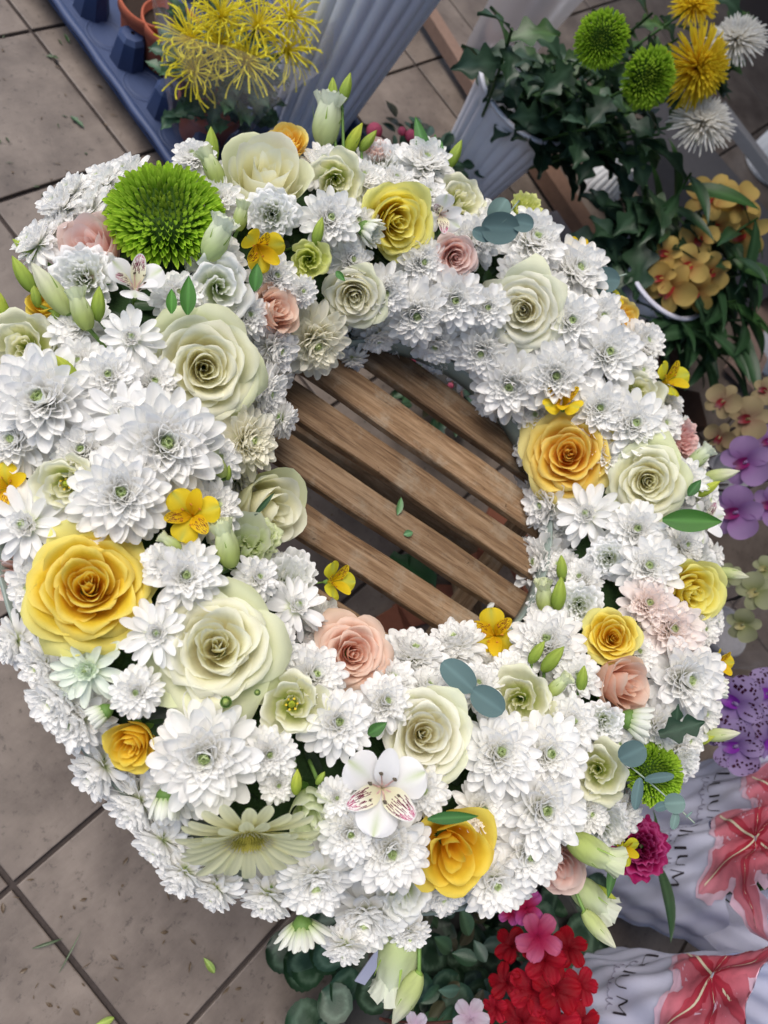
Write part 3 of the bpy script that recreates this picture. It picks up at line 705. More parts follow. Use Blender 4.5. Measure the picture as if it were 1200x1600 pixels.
ls('mint', 2, 487, 1283, 95, 'greenish white lisianthus bud half open beside the gerbera', 'greenish lisianthus beside the gerbera', (.1, .7), .01)
ls('mint', 2, 385, 850, 110, 'pale mint green lisianthus standing on its side right of the yellow alstroemeria', 'mint green lisianthus on the left arm', (.1, -.3), .0)
def cs(kind, var, px, py, D, label, nick, tilt=None, lift=.014):
    FEAT.append((px, py, nick)); return put(carn(kind, var), px, py, D, label, 'carnation', GC, tilt, lift)
cs('white', 0, 130, 432, 110, 'white ruffled carnation below the pale pink rose at the left', 'white carnation at the left', (-.1, -.1))
cs('white', 0, 425, 335, 90, 'white carnation below the side-on cream rose at the top', 'white carnation under the side-on cream rose', (.0, .0))
cs('white', 1, 460, 900, 95, 'white frilled carnation under the cream rose turned to the opening', 'white carnation under the turned cream rose', (.3, -.4))
cs('mint', 0, 405, 835, 72, 'pale green ruffled carnation at the left edge of the opening', 'pale green carnation', (.1, -.3), .01)
cs('white', 0, 905, 945, 82, 'white carnation above the small bright yellow rose', 'white carnation above the small yellow rose', (.0, .0))
cs('white', 0, 952, 872, 74, 'white carnation in the middle of the right arm', 'white carnation on the right arm', (.0, .0))
cs('white', 0, 955, 1290, 80, 'white ruffled carnation under the cream lisianthus at lower right', 'white carnation at lower right', (.4, .3))
cs('white', 0, 1075, 1188, 68, 'white carnation on the outer rim right of the narrow green chrysanthemum', 'white carnation on the right rim', (.7, .2))
cs('lime', 1, 826, 322, 58, 'pale yellow carnation on the rim behind the eucalyptus leaves', 'pale yellow carnation on the rim', (.5, -.5))
cs('pink', 1, 1070, 688, 64, 'pink ruffled carnation on the right rim beside green buds', 'pink carnation on the right rim', (.6, -.1))
cs('white', 0, 945, 1128, 66, 'white carnation just below the sideways pink rose', 'white carnation under the pink rose', (.1, .1))
cs('gold', 1, 1040, 958, 46, 'orange yellow frilled bloom squeezed beside the yellow rose on the right', 'orange frill on the right', (.1, .1), .0)
cs('white', 0, 600, 250, 80, 'white carnation on the top rim above the lemon rose', 'white carnation on the top rim', (.1, -.4), .01)
cs('white', 1, 1100, 880, 60, 'white carnation on the right rim under the streaked alstroemeria', 'white carnation by the right alstroemeria', (.7, .0), .0)
for (sd, px, py, D, tilt, lb, nick) in ((1, 258, 338, 222, (-.12, -.62), 'big round lime green chrysanthemum at the upper left of the wreath', 'big green chrysanthemum'),
        (1, 1022, 1210, 118, (.55, .1), 'narrow lime green chrysanthemum behind eucalyptus at the lower right rim', 'green chrysanthemum at lower right')):
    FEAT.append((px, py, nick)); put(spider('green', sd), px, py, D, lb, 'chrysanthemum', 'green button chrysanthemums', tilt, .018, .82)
for (kd, v, px, py, D, tilt, lb, nick, sp) in (
    ('yellow', 0, 300, 805, 110, (-.1, -.1), 'yellow alstroemeria with dark streaks in the middle of the left arm', 'yellow alstroemeria on the left arm', 2.2),
    ('yellow', 0, 772, 992, 100, (-.1, -.1), 'yellow alstroemeria with brown streaks at the lower right edge of the opening', 'yellow alstroemeria by the opening', 1.0),
    ('yellow', 2, 405, 385, 95, (.4, .4), 'yellow alstroemeria showing its stamens between two white blooms at upper left', 'yellow alstroemeria at upper left', .5),
    ('lime', 2, 520, 908, 82, (.8, -.1), 'green yellow alstroemeria reaching into the opening above the peach rose', 'alstroemeria above the peach rose', 0.),
    ('yellow', 2, 880, 632, 85, (.0, -.6), 'yellow alstroemeria crowning the amber centred rose', 'alstroemeria crowning the amber rose', 1.),
    ('lime', 2, 1042, 595, 80, (.7, -.3), 'green yellow alstroemeria on the right rim beside a cream lisianthus', 'alstroemeria on the right rim', .3),
    ('yellow', 2, 897, 402, 72, (.5, -.5), 'small yellow alstroemeria on the far upper right rim above a eucalyptus leaf', 'small alstroemeria at upper right', 2.),
    ('yellow', 1, 12, 762, 92, (-.3, -.1), 'yellow alstroemeria cut by the left picture edge', 'yellow alstroemeria at the left edge', 1.5),
    ('lime', 2, 945, 478, 66, (.5, -.4), 'greenish alstroemeria left of the side-on yellow rose at the upper right', 'greenish alstroemeria at upper right', .9),
    ('yellow', 2, 1118, 1035, 66, (.9, .2), 'wilting yellow alstroemeria hanging from the right rim below a yellow rose', 'wilting alstroemeria on the right rim', .1),
    ('lime', 2, 972, 1325, 62, (.8, .5), 'olive yellow alstroemeria at the bottom right rim beside magenta petals', 'olive alstroemeria at the bottom right rim', .6),
    ('white', 0, 598, 1232, 168, (.05, .05), 'white alstroemeria with crimson streaks at the bottom of the wreath', 'streaked white alstroemeria', 2.3),
    ('white', 2, 212, 448, 115, (.1, -.7), 'white alstroemeria seen from its side below the big green chrysanthemum', 'white alstroemeria under the green bloom', .4),
    ('white', 2, 690, 335, 82, (.3, .1), 'pale alstroemeria between the lemon rose and the ivory lisianthus', 'pale alstroemeria by the lemon rose', 1.9),
    ('white', 0, 1095, 815, 86, (.8, .0), 'white streaked alstroemeria behind a green leaf on the right rim', 'streaked alstroemeria on the right rim', .2)):
    FEAT.append((px, py, nick)); put(alstro(kd, v), px, py, D, lb, 'alstroemeria', GA, tilt, .02, 1.0, sp)
FEAT.append((385, 1310, 'pale yellow gerbera'))
put(gerbera(), 388, 1308, 225, 'pale yellow gerbera tipped outwards at the lower left rim', 'gerbera', None, (.0, 1.3), .022, 1.0, .2)

# buds: base point, tip point in the photograph's pixels, variety, label
BUD = [((62, 405), (28, 380), 0, 'green bud uppermost in the far left bud group'), ((52, 455), (25, 410), 0, 'green bud leaning left, second in the far left bud group'),
 ((60, 480), (52, 448), 0, 'smallest green bud low in the far left bud group'), ((108, 490), (60, 425), 2, 'long pale bud beside the white carnation at the left'),
 ((138, 515), (117, 458), 1, 'green yellow bud right of the long pale bud at the left'), ((152, 500), (155, 453), 0, 'green bud on a bent stem above the big cream rose'),
 ((10, 500), (-8, 455), 4, 'lime bud cut by the left picture edge'), ((120, 590), (90, 560), 4, 'green yellow bud beside the cream lisianthus at the left edge'),
 ((325, 405), (352, 345), 3, 'frilled opening bud at the right of the big green chrysanthemum'), ((332, 255), (330, 208), 0, 'green bud at the upper left end of the side-on cream rose'),
 ((345, 290), (322, 240), 1, 'pale bud between the green chrysanthemum and the side-on cream rose'), ((372, 360), (380, 318), 1, 'small pale bud above the upper left yellow alstroemeria'),
 ((505, 228), (515, 158), 3, 'tallest opening bud at the top of the wreath'), ((520, 170), (520, 130), 0, 'squat green bud above the tallest bud at the top'),
 ((533, 160), (545, 122), 0, 'topmost slim green bud of the wreath'), ((540, 243), (562, 200), 4, 'plump green bud above the pleated lisianthus'),
 ((563, 235), (585, 208), 0, 'small bud right of the plump bud at the top'), ((492, 382), (502, 345), 0, 'round green bud above the lime yellow lisianthus'),
 ((700, 262), (718, 226), 0, 'slim bud standing beside upright green leaves at the top right'), ((878, 905), (877, 868), 0, 'slim bud tip right of the opening'),
 ((870, 952), (877, 903), 0, 'upright green bud right of the opening'), ((852, 955), (848, 905), 1, 'frilly pale bud left of the upright bud by the opening'),
 ((828, 1035), (850, 1003), 0, 'left one of the bud pair above the swirled lisianthus'), ((848, 1048), (880, 1012), 0, 'right one of the bud pair above the swirled lisianthus'),
 ((858, 1085), (888, 1055), 1, 'pale bud under the bud pair by the swirled lisianthus'), ((907, 1078), (913, 1040), 0, 'upright bud left of the sideways pink rose'),
 ((350, 745), (330, 705), 1, 'open tipped bud on a white chrysanthemum, left arm'), ((356, 750), (358, 728), 0, 'tiny round bud beside the open tipped bud, left arm'),
 ((362, 885), (345, 815), 1, 'pale green bud left of the mint green lisianthus'), ((282, 858), (252, 838), 1, 'pale bud tucked under the left arm yellow alstroemeria'),
 ((462, 1240), (465, 1200), 4, 'pale green bud above the greenish lisianthus beside the gerbera'), ((495, 1225), (508, 1205), 0, 'small green bud left of the streaked white alstroemeria'),
 ((1078, 728), (1108, 702), 3, 'frilled bud beside the pink carnation on the right rim'), ((1098, 748), (1146, 738), 2, 'pointed bud sticking out to the right, right rim'),
 ((1088, 775), (1120, 755), 4, 'green bud below the pointed bud on the right rim'), ((1122, 892), (1162, 900), 2, 'bud pointing right beside the right flank yellow rose'),
 ((1100, 1150), (1148, 1146), 2, 'pale green bud pointing right above magenta orchids'), ((1080, 1162), (1112, 1152), 4, 'short bud behind the pale green bud at the right'),
 ((888, 1310), (962, 1350), 1, 'large pale bud hanging to the lower right'), ((895, 1378), (950, 1425), 3, 'white opening bud hanging below the large pale bud'),
 ((912, 1425), (952, 1470), 2, 'slim pointed bud lowest at the bottom right rim'), ((920, 1385), (958, 1402), 4, 'small green bud behind the white hanging bud'),
 ((632, 1445), (612, 1548), 3, 'long pale bud hanging from the bottom of the wreath'), ((655, 1520), (618, 1592), 2, 'lowest pale green bud hanging at the bottom of the picture'),
 ((85, 500), (95, 470), 0, 'green bud low beside the long pale bud at the left')]
def stem_to(a, b, col=(.16, .28, .07), rad=.0016):
    """stem points in world space from inside the wreath to the bud"""
    mid = (a+b)/2+np.array((0, 0, .004)); t = np.linspace(0, 1, 9)[:, None]
    return (1-t)**2*a+2*t*(1-t)*mid+t*t*b
for (b0, t0, v, lb) in BUD:
    p, N_, f = ring_hit(*b0); hang = lb.find('hang') >= 0 or lb.startswith('lowest')
    up = .016 if f < 1.0001 else .0
    p = p-ray(*b0)*up; dep = (p-CAM)@FW
    d = ((t0[0]-b0[0])*RI-(t0[1]-b0[1])*UPV)*dep/1200; L = np.linalg.norm(d)
    ax = nrm(nrm(d)+.32*view_of(p)) if not hang else nrm(nrm(d)+.05*view_of(p)); Lr = L*1.08
    m = frame(p, ax, U(0, 6), Lr); t = lbud(v); root = t.make(m, lb, 'flower bud', GB)
    inner = np.array((WC[0]+(p[0]-WC[0])/np.hypot(*(p[:2]-WC))*RM, WC[1]+(p[1]-WC[1])/np.hypot(*(p[:2]-WC))*RM, Z0+.01))
    pts = stem_to(inner, p+ax*.002) if not hang else stem_to(inner, p)
    mi = np.array(m.inverted()); pl = pts@mi[:3, :3].T+mi[:3, 3]
    g = G(); g.tube(pl, .0017/Lr, (.18, .32, .08), 6); link('stem', g.mesh('stem', M_bud), root)
MB = [((170, 1108), (138, 1128), 0, 'closed striped chrysanthemum bud left of the orange yellow rosebud'), ((262, 1235), (256, 1285), 0, 'closed striped chrysanthemum bud left of the gerbera'),
 ((565, 355), (600, 372), 1, 'half open chrysanthemum bud left of the lemon rose'), ((1108, 1073), (1140, 1078), 0, 'small white bud on the right rim beside purple orchids'),
 ((975, 1122), (1022, 1138), 1, 'half open chrysanthemum bud below the sideways pink rose'), ((472, 1438), (477, 1488), 2, 'white chrysanthemum hanging head down below the bottom left rim'),
 ((890, 1258), (905, 1290), 1, 'striped half open bud left of the lower right white carnation')]
for (b0, t0, v, lb) in MB:
    p, N_, f = ring_hit(*b0); p = p-ray(*b0)*.014; dep = (p-CAM)@FW
    d = ((t0[0]-b0[0])*RI-(t0[1]-b0[1])*UPV)*dep/1200; L = np.linalg.norm(d); ax = nrm(nrm(d)+(.35 if v < 2 else .05)*view_of(p))
    m = frame(p, ax, U(0, 6), L*1.05); root = mbud(v).make(m, lb, 'flower bud', GMB)
    e = (p[:2]-WC)/np.hypot(*(p[:2]-WC)); inner = np.array((WC[0]+e[0]*RM, WC[1]+e[1]*RM, Z0+.01)); pts = stem_to(inner, p-ax*.1*L)
    mi = np.array(m.inverted()); g = G(); g.tube(pts@mi[:3, :3].T+mi[:3, 3], .0018/L, (.18, .32, .08), 6); link('stem', g.mesh('stem', M_bud), root)
for (px, py, D, lb) in ((353, 1097, 30, 'round green button bud at the foot of the largest cream rose'), (402, 1082, 16, 'tiny green button bud left of the green eyed lisianthus below the peach rose')):
    p, N_, f = ring_hit(px, py); p = p-ray(px, py)*.03; dep = (p-CAM)@FW; R = D*dep/2400
    t = mbud(3); R = R*1.9; p = p+view_of(p)*(-.004)
    t.make(frame(p, view_of(p), 0, R), lb, 'flower bud', None)

# ------------------------------------------------------------------ white chrysanthemums
MUM = [(75, 630, 170, 3), (192, 650, 120, 4), (255, 700, 180, 1), (190, 775, 150, 3), (45, 820, 130, 4), (378, 690, 115, 1), (380, 775, 105, 1), (288, 902, 118, 2), (205, 530, 95, 4), (405, 610, 95, 5),
 (245, 990, 105, 4), (140, 1045, 105, 4), (105, 1085, 130, 5), (322, 1178, 170, 1), (165, 1195, 115, 5), (222, 1248, 115, 5), (255, 1310, 95, 5), (525, 1130, 110, 0), (460, 950, 100, 4), (502, 1005, 82, 4), (645, 1032, 110, 3), (712, 1012, 95, 1),
 (775, 1178, 130, 1), (852, 1180, 130, 0), (842, 1262, 140, 1), (770, 1372, 115, 0), (608, 1325, 130, 1), (495, 1365, 125, 5), (572, 1420, 125, 1), (800, 600, 115, 2), (868, 588, 108, 1), (945, 555, 115, 0), (888, 505, 100, 0), (828, 382, 112, 1), (895, 430, 110, 1),
 (708, 468, 98, 0), (648, 488, 105, 3), (598, 455, 85, 1), (752, 545, 90, 5), (485, 530, 115, 1), (512, 345, 95, 2), (662, 262, 95, 1), (935, 640, 90, 1), (988, 665, 105, 2), (918, 805, 95, 4), (862, 790, 95, 5), (852, 880, 110, 0), (993, 830, 95, 0), (1010, 888, 105, 2),
 (1045, 985, 105, 0), (1062, 1062, 135, 1), (855, 1010, 115, 1), (1010, 945, 90, 2), (890, 1130, 90, 1), (205, 285, 95, 5), (140, 335, 100, 5), (98, 362, 80, 5), (262, 258, 75, 3), (305, 252, 70, 3), (388, 282, 78, 4), (30, 1000, 90, 5), (75, 1035, 95, 5),
 (130, 1120, 110, 5), (700, 1400, 95, 3), (820, 1330, 110, 1), (440, 655, 60, 5), (770, 620, 75, 5), (935, 500, 85, 1), (1070, 750, 70, 2), (760, 480, 75, 0), (1090, 1110, 75, 3), (1065, 1150, 75, 1), (380, 210, 60, 3), (315, 520, 90, 1), (590, 520, 70, 5), (680, 530, 85, 5), (745, 1075, 80, 1),
 (600, 1100, 90, 1), (170, 590, 95, 0), (30, 690, 110, 3), (100, 330, 85, 5), (62, 385, 80, 5), (165, 292, 80, 5), (118, 305, 70, 5), (835, 705, 70, 5), (835, 745, 70, 5), (1000, 540, 80, 1), (690, 1040, 80, 0), (900, 1060, 80, 2), (550, 560, 50, 5), (430, 590, 65, 5), (290, 1360, 90, 5), (340, 1385, 80, 5), (420, 1395, 90, 5), (540, 1475, 70, 5), (640, 1455, 60, 3),
 (420, 1178, 85, 3), (545, 1298, 95, 3), (565, 1188, 75, 0), (525, 1245, 60, 0), (400, 905, 75, 0), (660, 1255, 60, 3), (435, 1225, 60, 1), (250, 880, 60, 0), (215, 1080, 80, 0), (470, 455, 50, 1), (30, 590, 60, 1)]
nm = 0
tint_of = {(1010, 945): 'blush', (485, 530): 'cream', (388, 282): 'mint', (1045, 985): 'blush', (378, 690): 'cream', (140, 1045): 'mint'}
mums = []
BIG = [q for q in placed if q[1] > .058]
for (px, py, D, v) in MUM:
    if v != 5 and any(math.hypot(px-q[2], py-q[3]) < .40*q[1]*1200/((q[0]-CAM)@FW) for q in BIG): print('skip', px, py); continue
    t = mum(v+(6 if (px+py) % 2 else 0), tint_of.get((px, py), 'white')); lift = .004 if v in (5,) else .010
    mums.append((put(t, px, py, D*1.14, 'x', 'chrysanthemum', GM, None, lift, 2.0, None, .5 if v != 5 else .30), px, py))
# the rest of the ring, wherever nothing sits yet
fr = np.random.default_rng(21)
for a_ in np.radians(np.arange(-75, 150, 15.5)):
    if math.radians(12) < a_ < math.radians(92): continue
    b_ = math.pi+.12; e_ = np.array((math.cos(a_), math.sin(a_))); p = np.array((*(WC+e_*.198), Z0-.008+fr.uniform(-.006, .006))); x, y = proj(p); placed.append((p, .045, x, y))
    root = mum(int(fr.choice((0, 1, 3, 5)))).make(frame(p, nrm(np.array((-e_[0], -e_[1], .75))), fr.uniform(0, 6), .054), 'x', 'chrysanthemum', GM); mums.append((root, x, y))
for k in range(9000):
    a = fr.uniform(0, 2*math.pi); b = fr.uniform(-.42, math.pi+.45)
    N_ = nrm((math.cos(a)*math.cos(b)/AR, math.sin(a)*math.cos(b)/AR, math.sin(b)/AZ))
    p = np.array((WC[0]+math.cos(a)*(RM+AR*.97*math.cos(b)), WC[1]+math.sin(a)*(RM+AR*.97*math.cos(b)), Z0+AZ*.97*math.sin(b)))
    if p[2] < ZS+.004: continue
    x, y = proj(p); vis = N_@view_of(p) > -.25
    D = fr.uniform(.052, .070)
    ok = all(np.linalg.norm(p-q) > .315*(D+min(dq, .082)) for q, dq, *_ in placed)
    if not ok or (not vis): continue
    if any(math.hypot(x-q[2], y-q[3]) < .36*q[1]*1200/((q[0]-CAM)@FW) for q in BIG): continue
    placed.append((p, D, x, y)); V_ = view_of(p)
    t = mum(int(fr.choice((0, 1, 3, 5, 7, 11, 9)))); root = t.make(frame(p-N_*.004, nrm(N_*.7+V_*.3), fr.uniform(0, 6.28), D), 'x', 'chrysanthemum', GM)
    mums.append((root, x, y)); nm += 1
print('auto mums', nm, 'total', len(mums))
DIRS = ['right of', 'to the lower right of', 'directly below', 'to the lower left of', 'left of', 'to the upper left of', 'directly above', 'to the upper right of']
used = set()
for root, x, y in mums:
    best = sorted(FEAT, key=lambda f_: (f_[0]-x)**2+(f_[1]-y)**2)
    done = False
    for f_ in best[:8]:
        k = int(round(math.atan2(y-f_[1], x-f_[0])/(math.pi/4))) % 8
        key = (f_[2], k)
        if key in used: continue
        used.add(key); lb_ = 'white chrysanthemum '+DIRS[k]+' the '+f_[2]; root['label'] = lb_ if len(lb_.split()) <= 16 else lb_.replace(' to the ', ' ', 1); done = True; break
    if not done:
        a, b = best[0], best[1]; i = 0
        root['label'] = 'white chrysanthemum between the '+a[2].split(' at ')[0]+' and the '+b[2].split(' at ')[0]
        if root['label'] in used: root['label'] = 'white chrysanthemum filling a gap near the '+best[2][2]
        used.add(root['label'])

# ------------------------------------------------------------------ leaves standing out of the wreath
def lone_leaf(name, kind, b0, t0, wfrac, col, lb, cat='leaf', mt=None, cup=.15, bend=.2, lift=.045, group=None):
    p, N_, f = ring_hit(*b0); p = p-ray(*b0)*lift; dep = (p-CAM)@FW
    d = ((t0[0]-b0[0])*RI-(t0[1]-b0[1])*UPV)*dep/1200; L = np.linalg.norm(d); V_ = view_of(p)
    x = nrm(d+.12*L*V_); z = nrm(V_-(V_@x)*x); y = np.cross(z, x); m = Matrix.Identity(4)
    for i in range(3): m[i][0] = x[i]*L; m[i][1] = y[i]*L; m[i][2] = z[i]*L; m[i][3] = p[i]
    me = leaf_mesh(kind, 1.0, wfrac, bend, -2*bend, cup, col, name, mt)
    o = link(name, me, None, m); tag(o, lb, cat, group); return o
GLF = 'green leaves standing out of the wreath'
lone_leaf('leaf', 'lance', (1035, 812), (1125, 815), .40, (.05, .17, .02), 'broad green leaf lying across the streaked alstroemeria on the right rim', group=GLF)
lone_leaf('leaf', 'lance', (668, 1280), (748, 1275), .24, (.03, .13, .02), 'narrow dark leaf across the top of the loose golden rose', group=GLF)
for q, (b_, t_) in enumerate((((672, 272), (650, 185)), ((684, 280), (690, 222)), ((665, 276), (655, 225)), ((676, 280), (680, 212)))):
    lone_leaf('leaf', 'lance', b_, t_, .26, (.05, .16, .03), ('tallest blade of the upright leaves at the top right', 'right hand blade of the upright leaves at the top right', 'left hand short blade of the upright leaves at the top', 'middle blade of the upright leaves at the top right')[q], group=GLF, lift=.02)
lone_leaf('leaf', 'lance', (293, 492), (295, 432), .42, (.05, .17, .02), 'green leaf standing left of the white lisianthus', group=GLF)
lone_leaf('leaf', 'lance', (268, 490), (268, 452), .45, (.06, .20, .02), 'small green leaf beside the white alstroemeria at upper left', group=GLF)
lone_leaf('leaf', 'lance', (398, 455), (402, 412), .5, (.04, .14, .02), 'small dark leaf under the upper left yellow alstroemeria', group=GLF)
lone_leaf('leaf', 'lance', (575, 1148), (606, 1128), .55, (.04, .13, .02), 'dark leaf tip beside the white alstroemeria with streaks', group=GLF, lift=.02)
lone_leaf('leaf', 'lance', (525, 424), (540, 440), .5, (.04, .14, .02), 'tiny leaf right of the lime yellow lisianthus', group=GLF)
lone_leaf('leaf', 'lance', (962, 1335), (950, 1402), .22, (.07, .17, .04), 'narrow leaf hanging at the bottom right rim', group=GLF)
lone_leaf('chrysanthemum_leaf', 'lobed', (1030, 1148), (1100, 1128), .62, (.018, .05, .025), 'dark lobed leaf above the narrow green chrysanthemum', group=GLF, lift=.03)
lone_leaf('chrysanthemum_leaf', 'lobed', (1055, 1150), (1060, 1098), .45, (.018, .05, .025), 'dark lobed leaf pointing up beside the lower right green chrysanthemum', group=GLF, lift=.03)
lone_leaf('leaf', 'lance', (398, 805), (430, 768), .18, (.02, .06, .02), 'dark twig leaf on the cream rose turned to the opening', group=GLF)
lone_leaf('leaf', 'lance', (1075, 775), (1095, 750), .5, (.03, .12, .02), 'short dark leaf among the buds on the right rim', group=GLF)
# eucalyptus sprigs
def sprig(base, tip, leaves, lb, lift=.05):
    p, N_, f = ring_hit(*base); p = p-ray(*base)*lift; dep = (p-CAM)@FW
    m = Matrix.Identity(4); V_ = view_of(p); x, y, z = nrm(RI-(RI@V_)*V_), None, V_; y = np.cross(z, x); s = dep/1200
    for i in range(3): m[i][0] = x[i]*s; m[i][1] = y[i]*s; m[i][2] = z[i]*s; m[i][3] = p[i]
    root = link('eucalyptus_sprig', None, None, m); tag(root, lb, 'eucalyptus', 'eucalyptus sprigs in the wreath')
    g = G(); tx, ty = tip[0]-base[0], -(tip[1]-base[1]); tt = np.linspace(0, 1, 10)
    g.tube(np.stack([tx*tt, ty*tt+3*np.sin(tt*3), 6*np.sin(tt*3)-12*(1-tt)], 1), 1.3, (.34, .42, .34), 6); link('stem', g.mesh('stem', M_bud), root)
    for (cx, cy, L, w, ang, col) in leaves:
        P, UU, VV = strip(L, w, ovalp, lambda v: .25-.5*v, .12, 9, 13, tc=1.0); P[..., 2] += 4+U(0, 4)
        c = np.array(col); C = mixv(c, c*1.12, VV); C = mixv(C, c*1.6, (np.abs(UU) < .04)*.5)
        R = rotm(math.radians(ang), 0, U(-.25, .25)); g = G(); g.grid(P@R.T+np.array((cx-base[0], -(cy-base[1]), 0)), C); link('leaf', g.mesh('leaf', M_euc), root)
EC = (.085, .14, .14); EC2 = (.13, .20, .18)
sprig((742, 1078), (765, 1120), [(740, 1080, 66, 44, 138, EC), (738, 1078, 58, 44, -35, EC)], 'pair of blue grey eucalyptus leaves above the swirled lisianthus')
sprig((770, 372), (808, 318), [(752, 355, 58, 48, -3, EC), (768, 350, 40, 34, 60, EC2), (798, 348, 34, 28, -10, EC), (770, 372, 34, 22, 160, EC)], 'eucalyptus leaves on the upper rim beside the ivory lisianthus')
sprig((925, 452), (975, 430), [(918, 440, 48, 40, 0, EC), (925, 455, 40, 30, -30, EC)], 'eucalyptus leaf on the far upper right rim between yellow blooms', .03)
sprig((975, 1190), (1068, 1278), [(968, 1185, 44, 40, 25, EC), (1003, 1217, 44, 15, 8, EC), (998, 1214, 48, 17, -105, EC), (1028, 1250, 30, 30, 5, EC2), (1034, 1252, 22, 14, 200, EC), (1044, 1262, 26, 13, -108, EC2), (1056, 1270, 14, 3, 40, EC2)], 'eucalyptus sprig hanging over the lower right green chrysanthemum', .06)
#@@P2_END
# ------------------------------------------------------------------ vessels
def vessel_mesh(name, h, r0, r1, ribs=0, depth=.0, col=(.72, .74, .80), wall=.003, mt=None, lip=.006, bulge=None, rz=(.05, .93), n=0):
    n = n or (ribs*8 if ribs else 48)
    def fn(R_, Z, A_):
        if not ribs: return R_
        env = smooth(Z, h*rz[0], h*(rz[0]+.04))*(1-smooth(Z, h*(rz[1]-.06), h*rz[1]))
        c = np.abs(np.cos(A_*ribs/2))**.6
        return R_-depth*(1-c)*env*(R_ > r0*.5)
    zs = np.linspace(0, 1, 34)
    prof = [(0, 0), (r0*.9, 0)]+[((r0+(r1-r0)*z)*(1 if not bulge else bulge(z)), .002+z*h) for z in zs]
    re = prof[-1][0]
    prof += [(re+lip, h+.001), (re+lip+.001, h+.005), (re, h+.008), (re-wall, h+.004)]+[((r0+(r1-r0)*z)*(1 if not bulge else bulge(z))-wall, .006+z*h*.98) for z in zs[::-3]]+[(0, .006)]
    g = G(); g.lathe(prof, col, n, fn=fn); return g.mesh(name, mt or M_plastic)
def vessel(name, px, py, zref, mesh, label, cat, z0=0., group=None, tilt=(0, 0)):
    p = at(px, py, zref); m = Matrix.Translation((p[0], p[1], z0)) @ Matrix.Rotation(tilt[0], 4, 'X') @ Matrix.Rotation(tilt[1], 4, 'Y')
    root = link(name, None, None, m); tag(root, label, cat, group); link('body', mesh, root); return root, p
GBK = 'flower buckets behind the wreath'
bA, pA = vessel('flower_bucket', 468, 196, 0, vessel_mesh('bucket_body', .52, .080, .135, 26, .008, (.68, .71, .82)), 'tall white ribbed plastic bucket behind the yellow potted flower', 'bucket', group=GBK)
bB, pB = vessel('flower_bucket', 826, 152, .27, vessel_mesh('bucket_body', .27, .066, .108, 22, .006, (.82, .82, .90)), 'white ribbed bucket full of dark chrysanthemum leaves', 'bucket', group=GBK)
bD, pD = vessel('flower_bucket', 1040, 428, .26, vessel_mesh('bucket_body', .26, .075, .100, 0, 0, (.62, .61, .70)), 'smooth grey bucket holding the yellow orchid stems', 'bucket', group=GBK)
def mat_clear(name, col, tr, rough):
    def b(N, nt):
        t = N('ShaderNodeBsdfTransparent', i_0=(.97, .97, .98, 1)); lw = N('ShaderNodeLayerWeight', i_0=.35).outputs[1]
        gl = N('ShaderNodeBsdfGlossy', i_0=(.9, .9, .95, 1), i_1=rough); df = N('ShaderNodeBsdfTranslucent', i_0=col)
        a = N('ShaderNodeMixShader', i_0=.35, i_1=gl.outputs[0], i_2=df.outputs[0])
        f = N('ShaderNodeMath', operation='MULTIPLY_ADD', i_0=lw, i_1=.28, i_2=tr).outputs[0]
        return N('ShaderNodeMixShader', i_0=f, i_1=t.outputs[0], i_2=a.outputs[0]).outputs[0]
    return mat(name, b)
M_cell = mat_clear('cellophane', (.8, .8, .85, 1), .05, .10)
M_frost = mat_clear('frosted_plastic', (.75, .75, .76, 1), .55, .3)
vessel('plastic_vase', 768, 92, 0.02, vessel_mesh('vase_body', .34, .07, .10, 0, 0, (.7, .7, .7), mt=M_frost), 'frosted clear plastic vase at the top, holding an orange and pink bloom', 'vase')
bE, pE = vessel('small_vase', 932, 300, 0, vessel_mesh('vase_body', .11, .050, .030, 20, .004, (.85, .85, .85), bulge=lambda z: 1+.25*math.sin(z*3.1)), 'small white ribbed vase standing under the chrysanthemum leaves', 'vase')
vessel('small_vase', 1188, 262, 0, vessel_mesh('vase_body', .20, .065, .045, 18, .003, (.82, .82, .82), bulge=lambda z: 1+.28*math.sin(z*3.1)), 'white ribbed vase at the right edge, near the step', 'vase')
vessel('small_vase', 1196, 560, 0.0, vessel_mesh('vase_body', .22, .06, .075, 0, 0, (.6, .62, .66), mt=M_plastic), 'pale rounded pot at the right edge above the orchids', 'vase')

# laths, boards and the step on the ground behind
def board(p0, p1, w, t, z, col, lb, name='board'):
    a, b = at(*p0, z), at(*p1, z); L = np.linalg.norm(b-a); c = (a+b)/2
    me = bevbox(L, w, t, .002, col, name, M_oldwood if col[0] > col[2]*1.15 else M_dark)
    o = link(name, me, None, Matrix.Translation(c) @ Matrix.Rotation(math.atan2(b[1]-a[1], b[0]-a[0]), 4, 'Z')); tag(o, lb, 'board' if name != 'step' else 'step'); return o
board((640, -40), (760, 150), .035, .03, .05, (.20, .13, .10), 'reddish brown lath running down behind the tall ribbed bucket')
board((845, 235), (975, 430), .05, .04, .05, (.17, .10, .07), 'brown lath beside the small white ribbed vase')
board((880, 600), (1100, 640), .09, .03, .06, (.075, .04, .026), 'dark brown plank on the floor below the grey bucket')
board((1040, 600), (1085, 500), .05, .03, .12, (.14, .07, .045), 'short brown post behind the grey bucket')
board((1160, 590), (1215, 470), .09, .02, .04, (.22, .15, .12), 'light brown board at the right edge')
board((1020, 170), (1240, 420), .20, .12, .12, (.085, .083, .09), 'dark grey step running diagonally under the flower stems', 'step')
board((1130, 160), (1260, 330), .03, .03, .15, (.24, .235, .24), 'light grey edging strip on the dark step', 'edging')
board((860, 330), (960, 520), .16, .012, .015, (.11, .11, .13), 'dark slate slab on the floor behind the right arm of the wreath', 'slab')

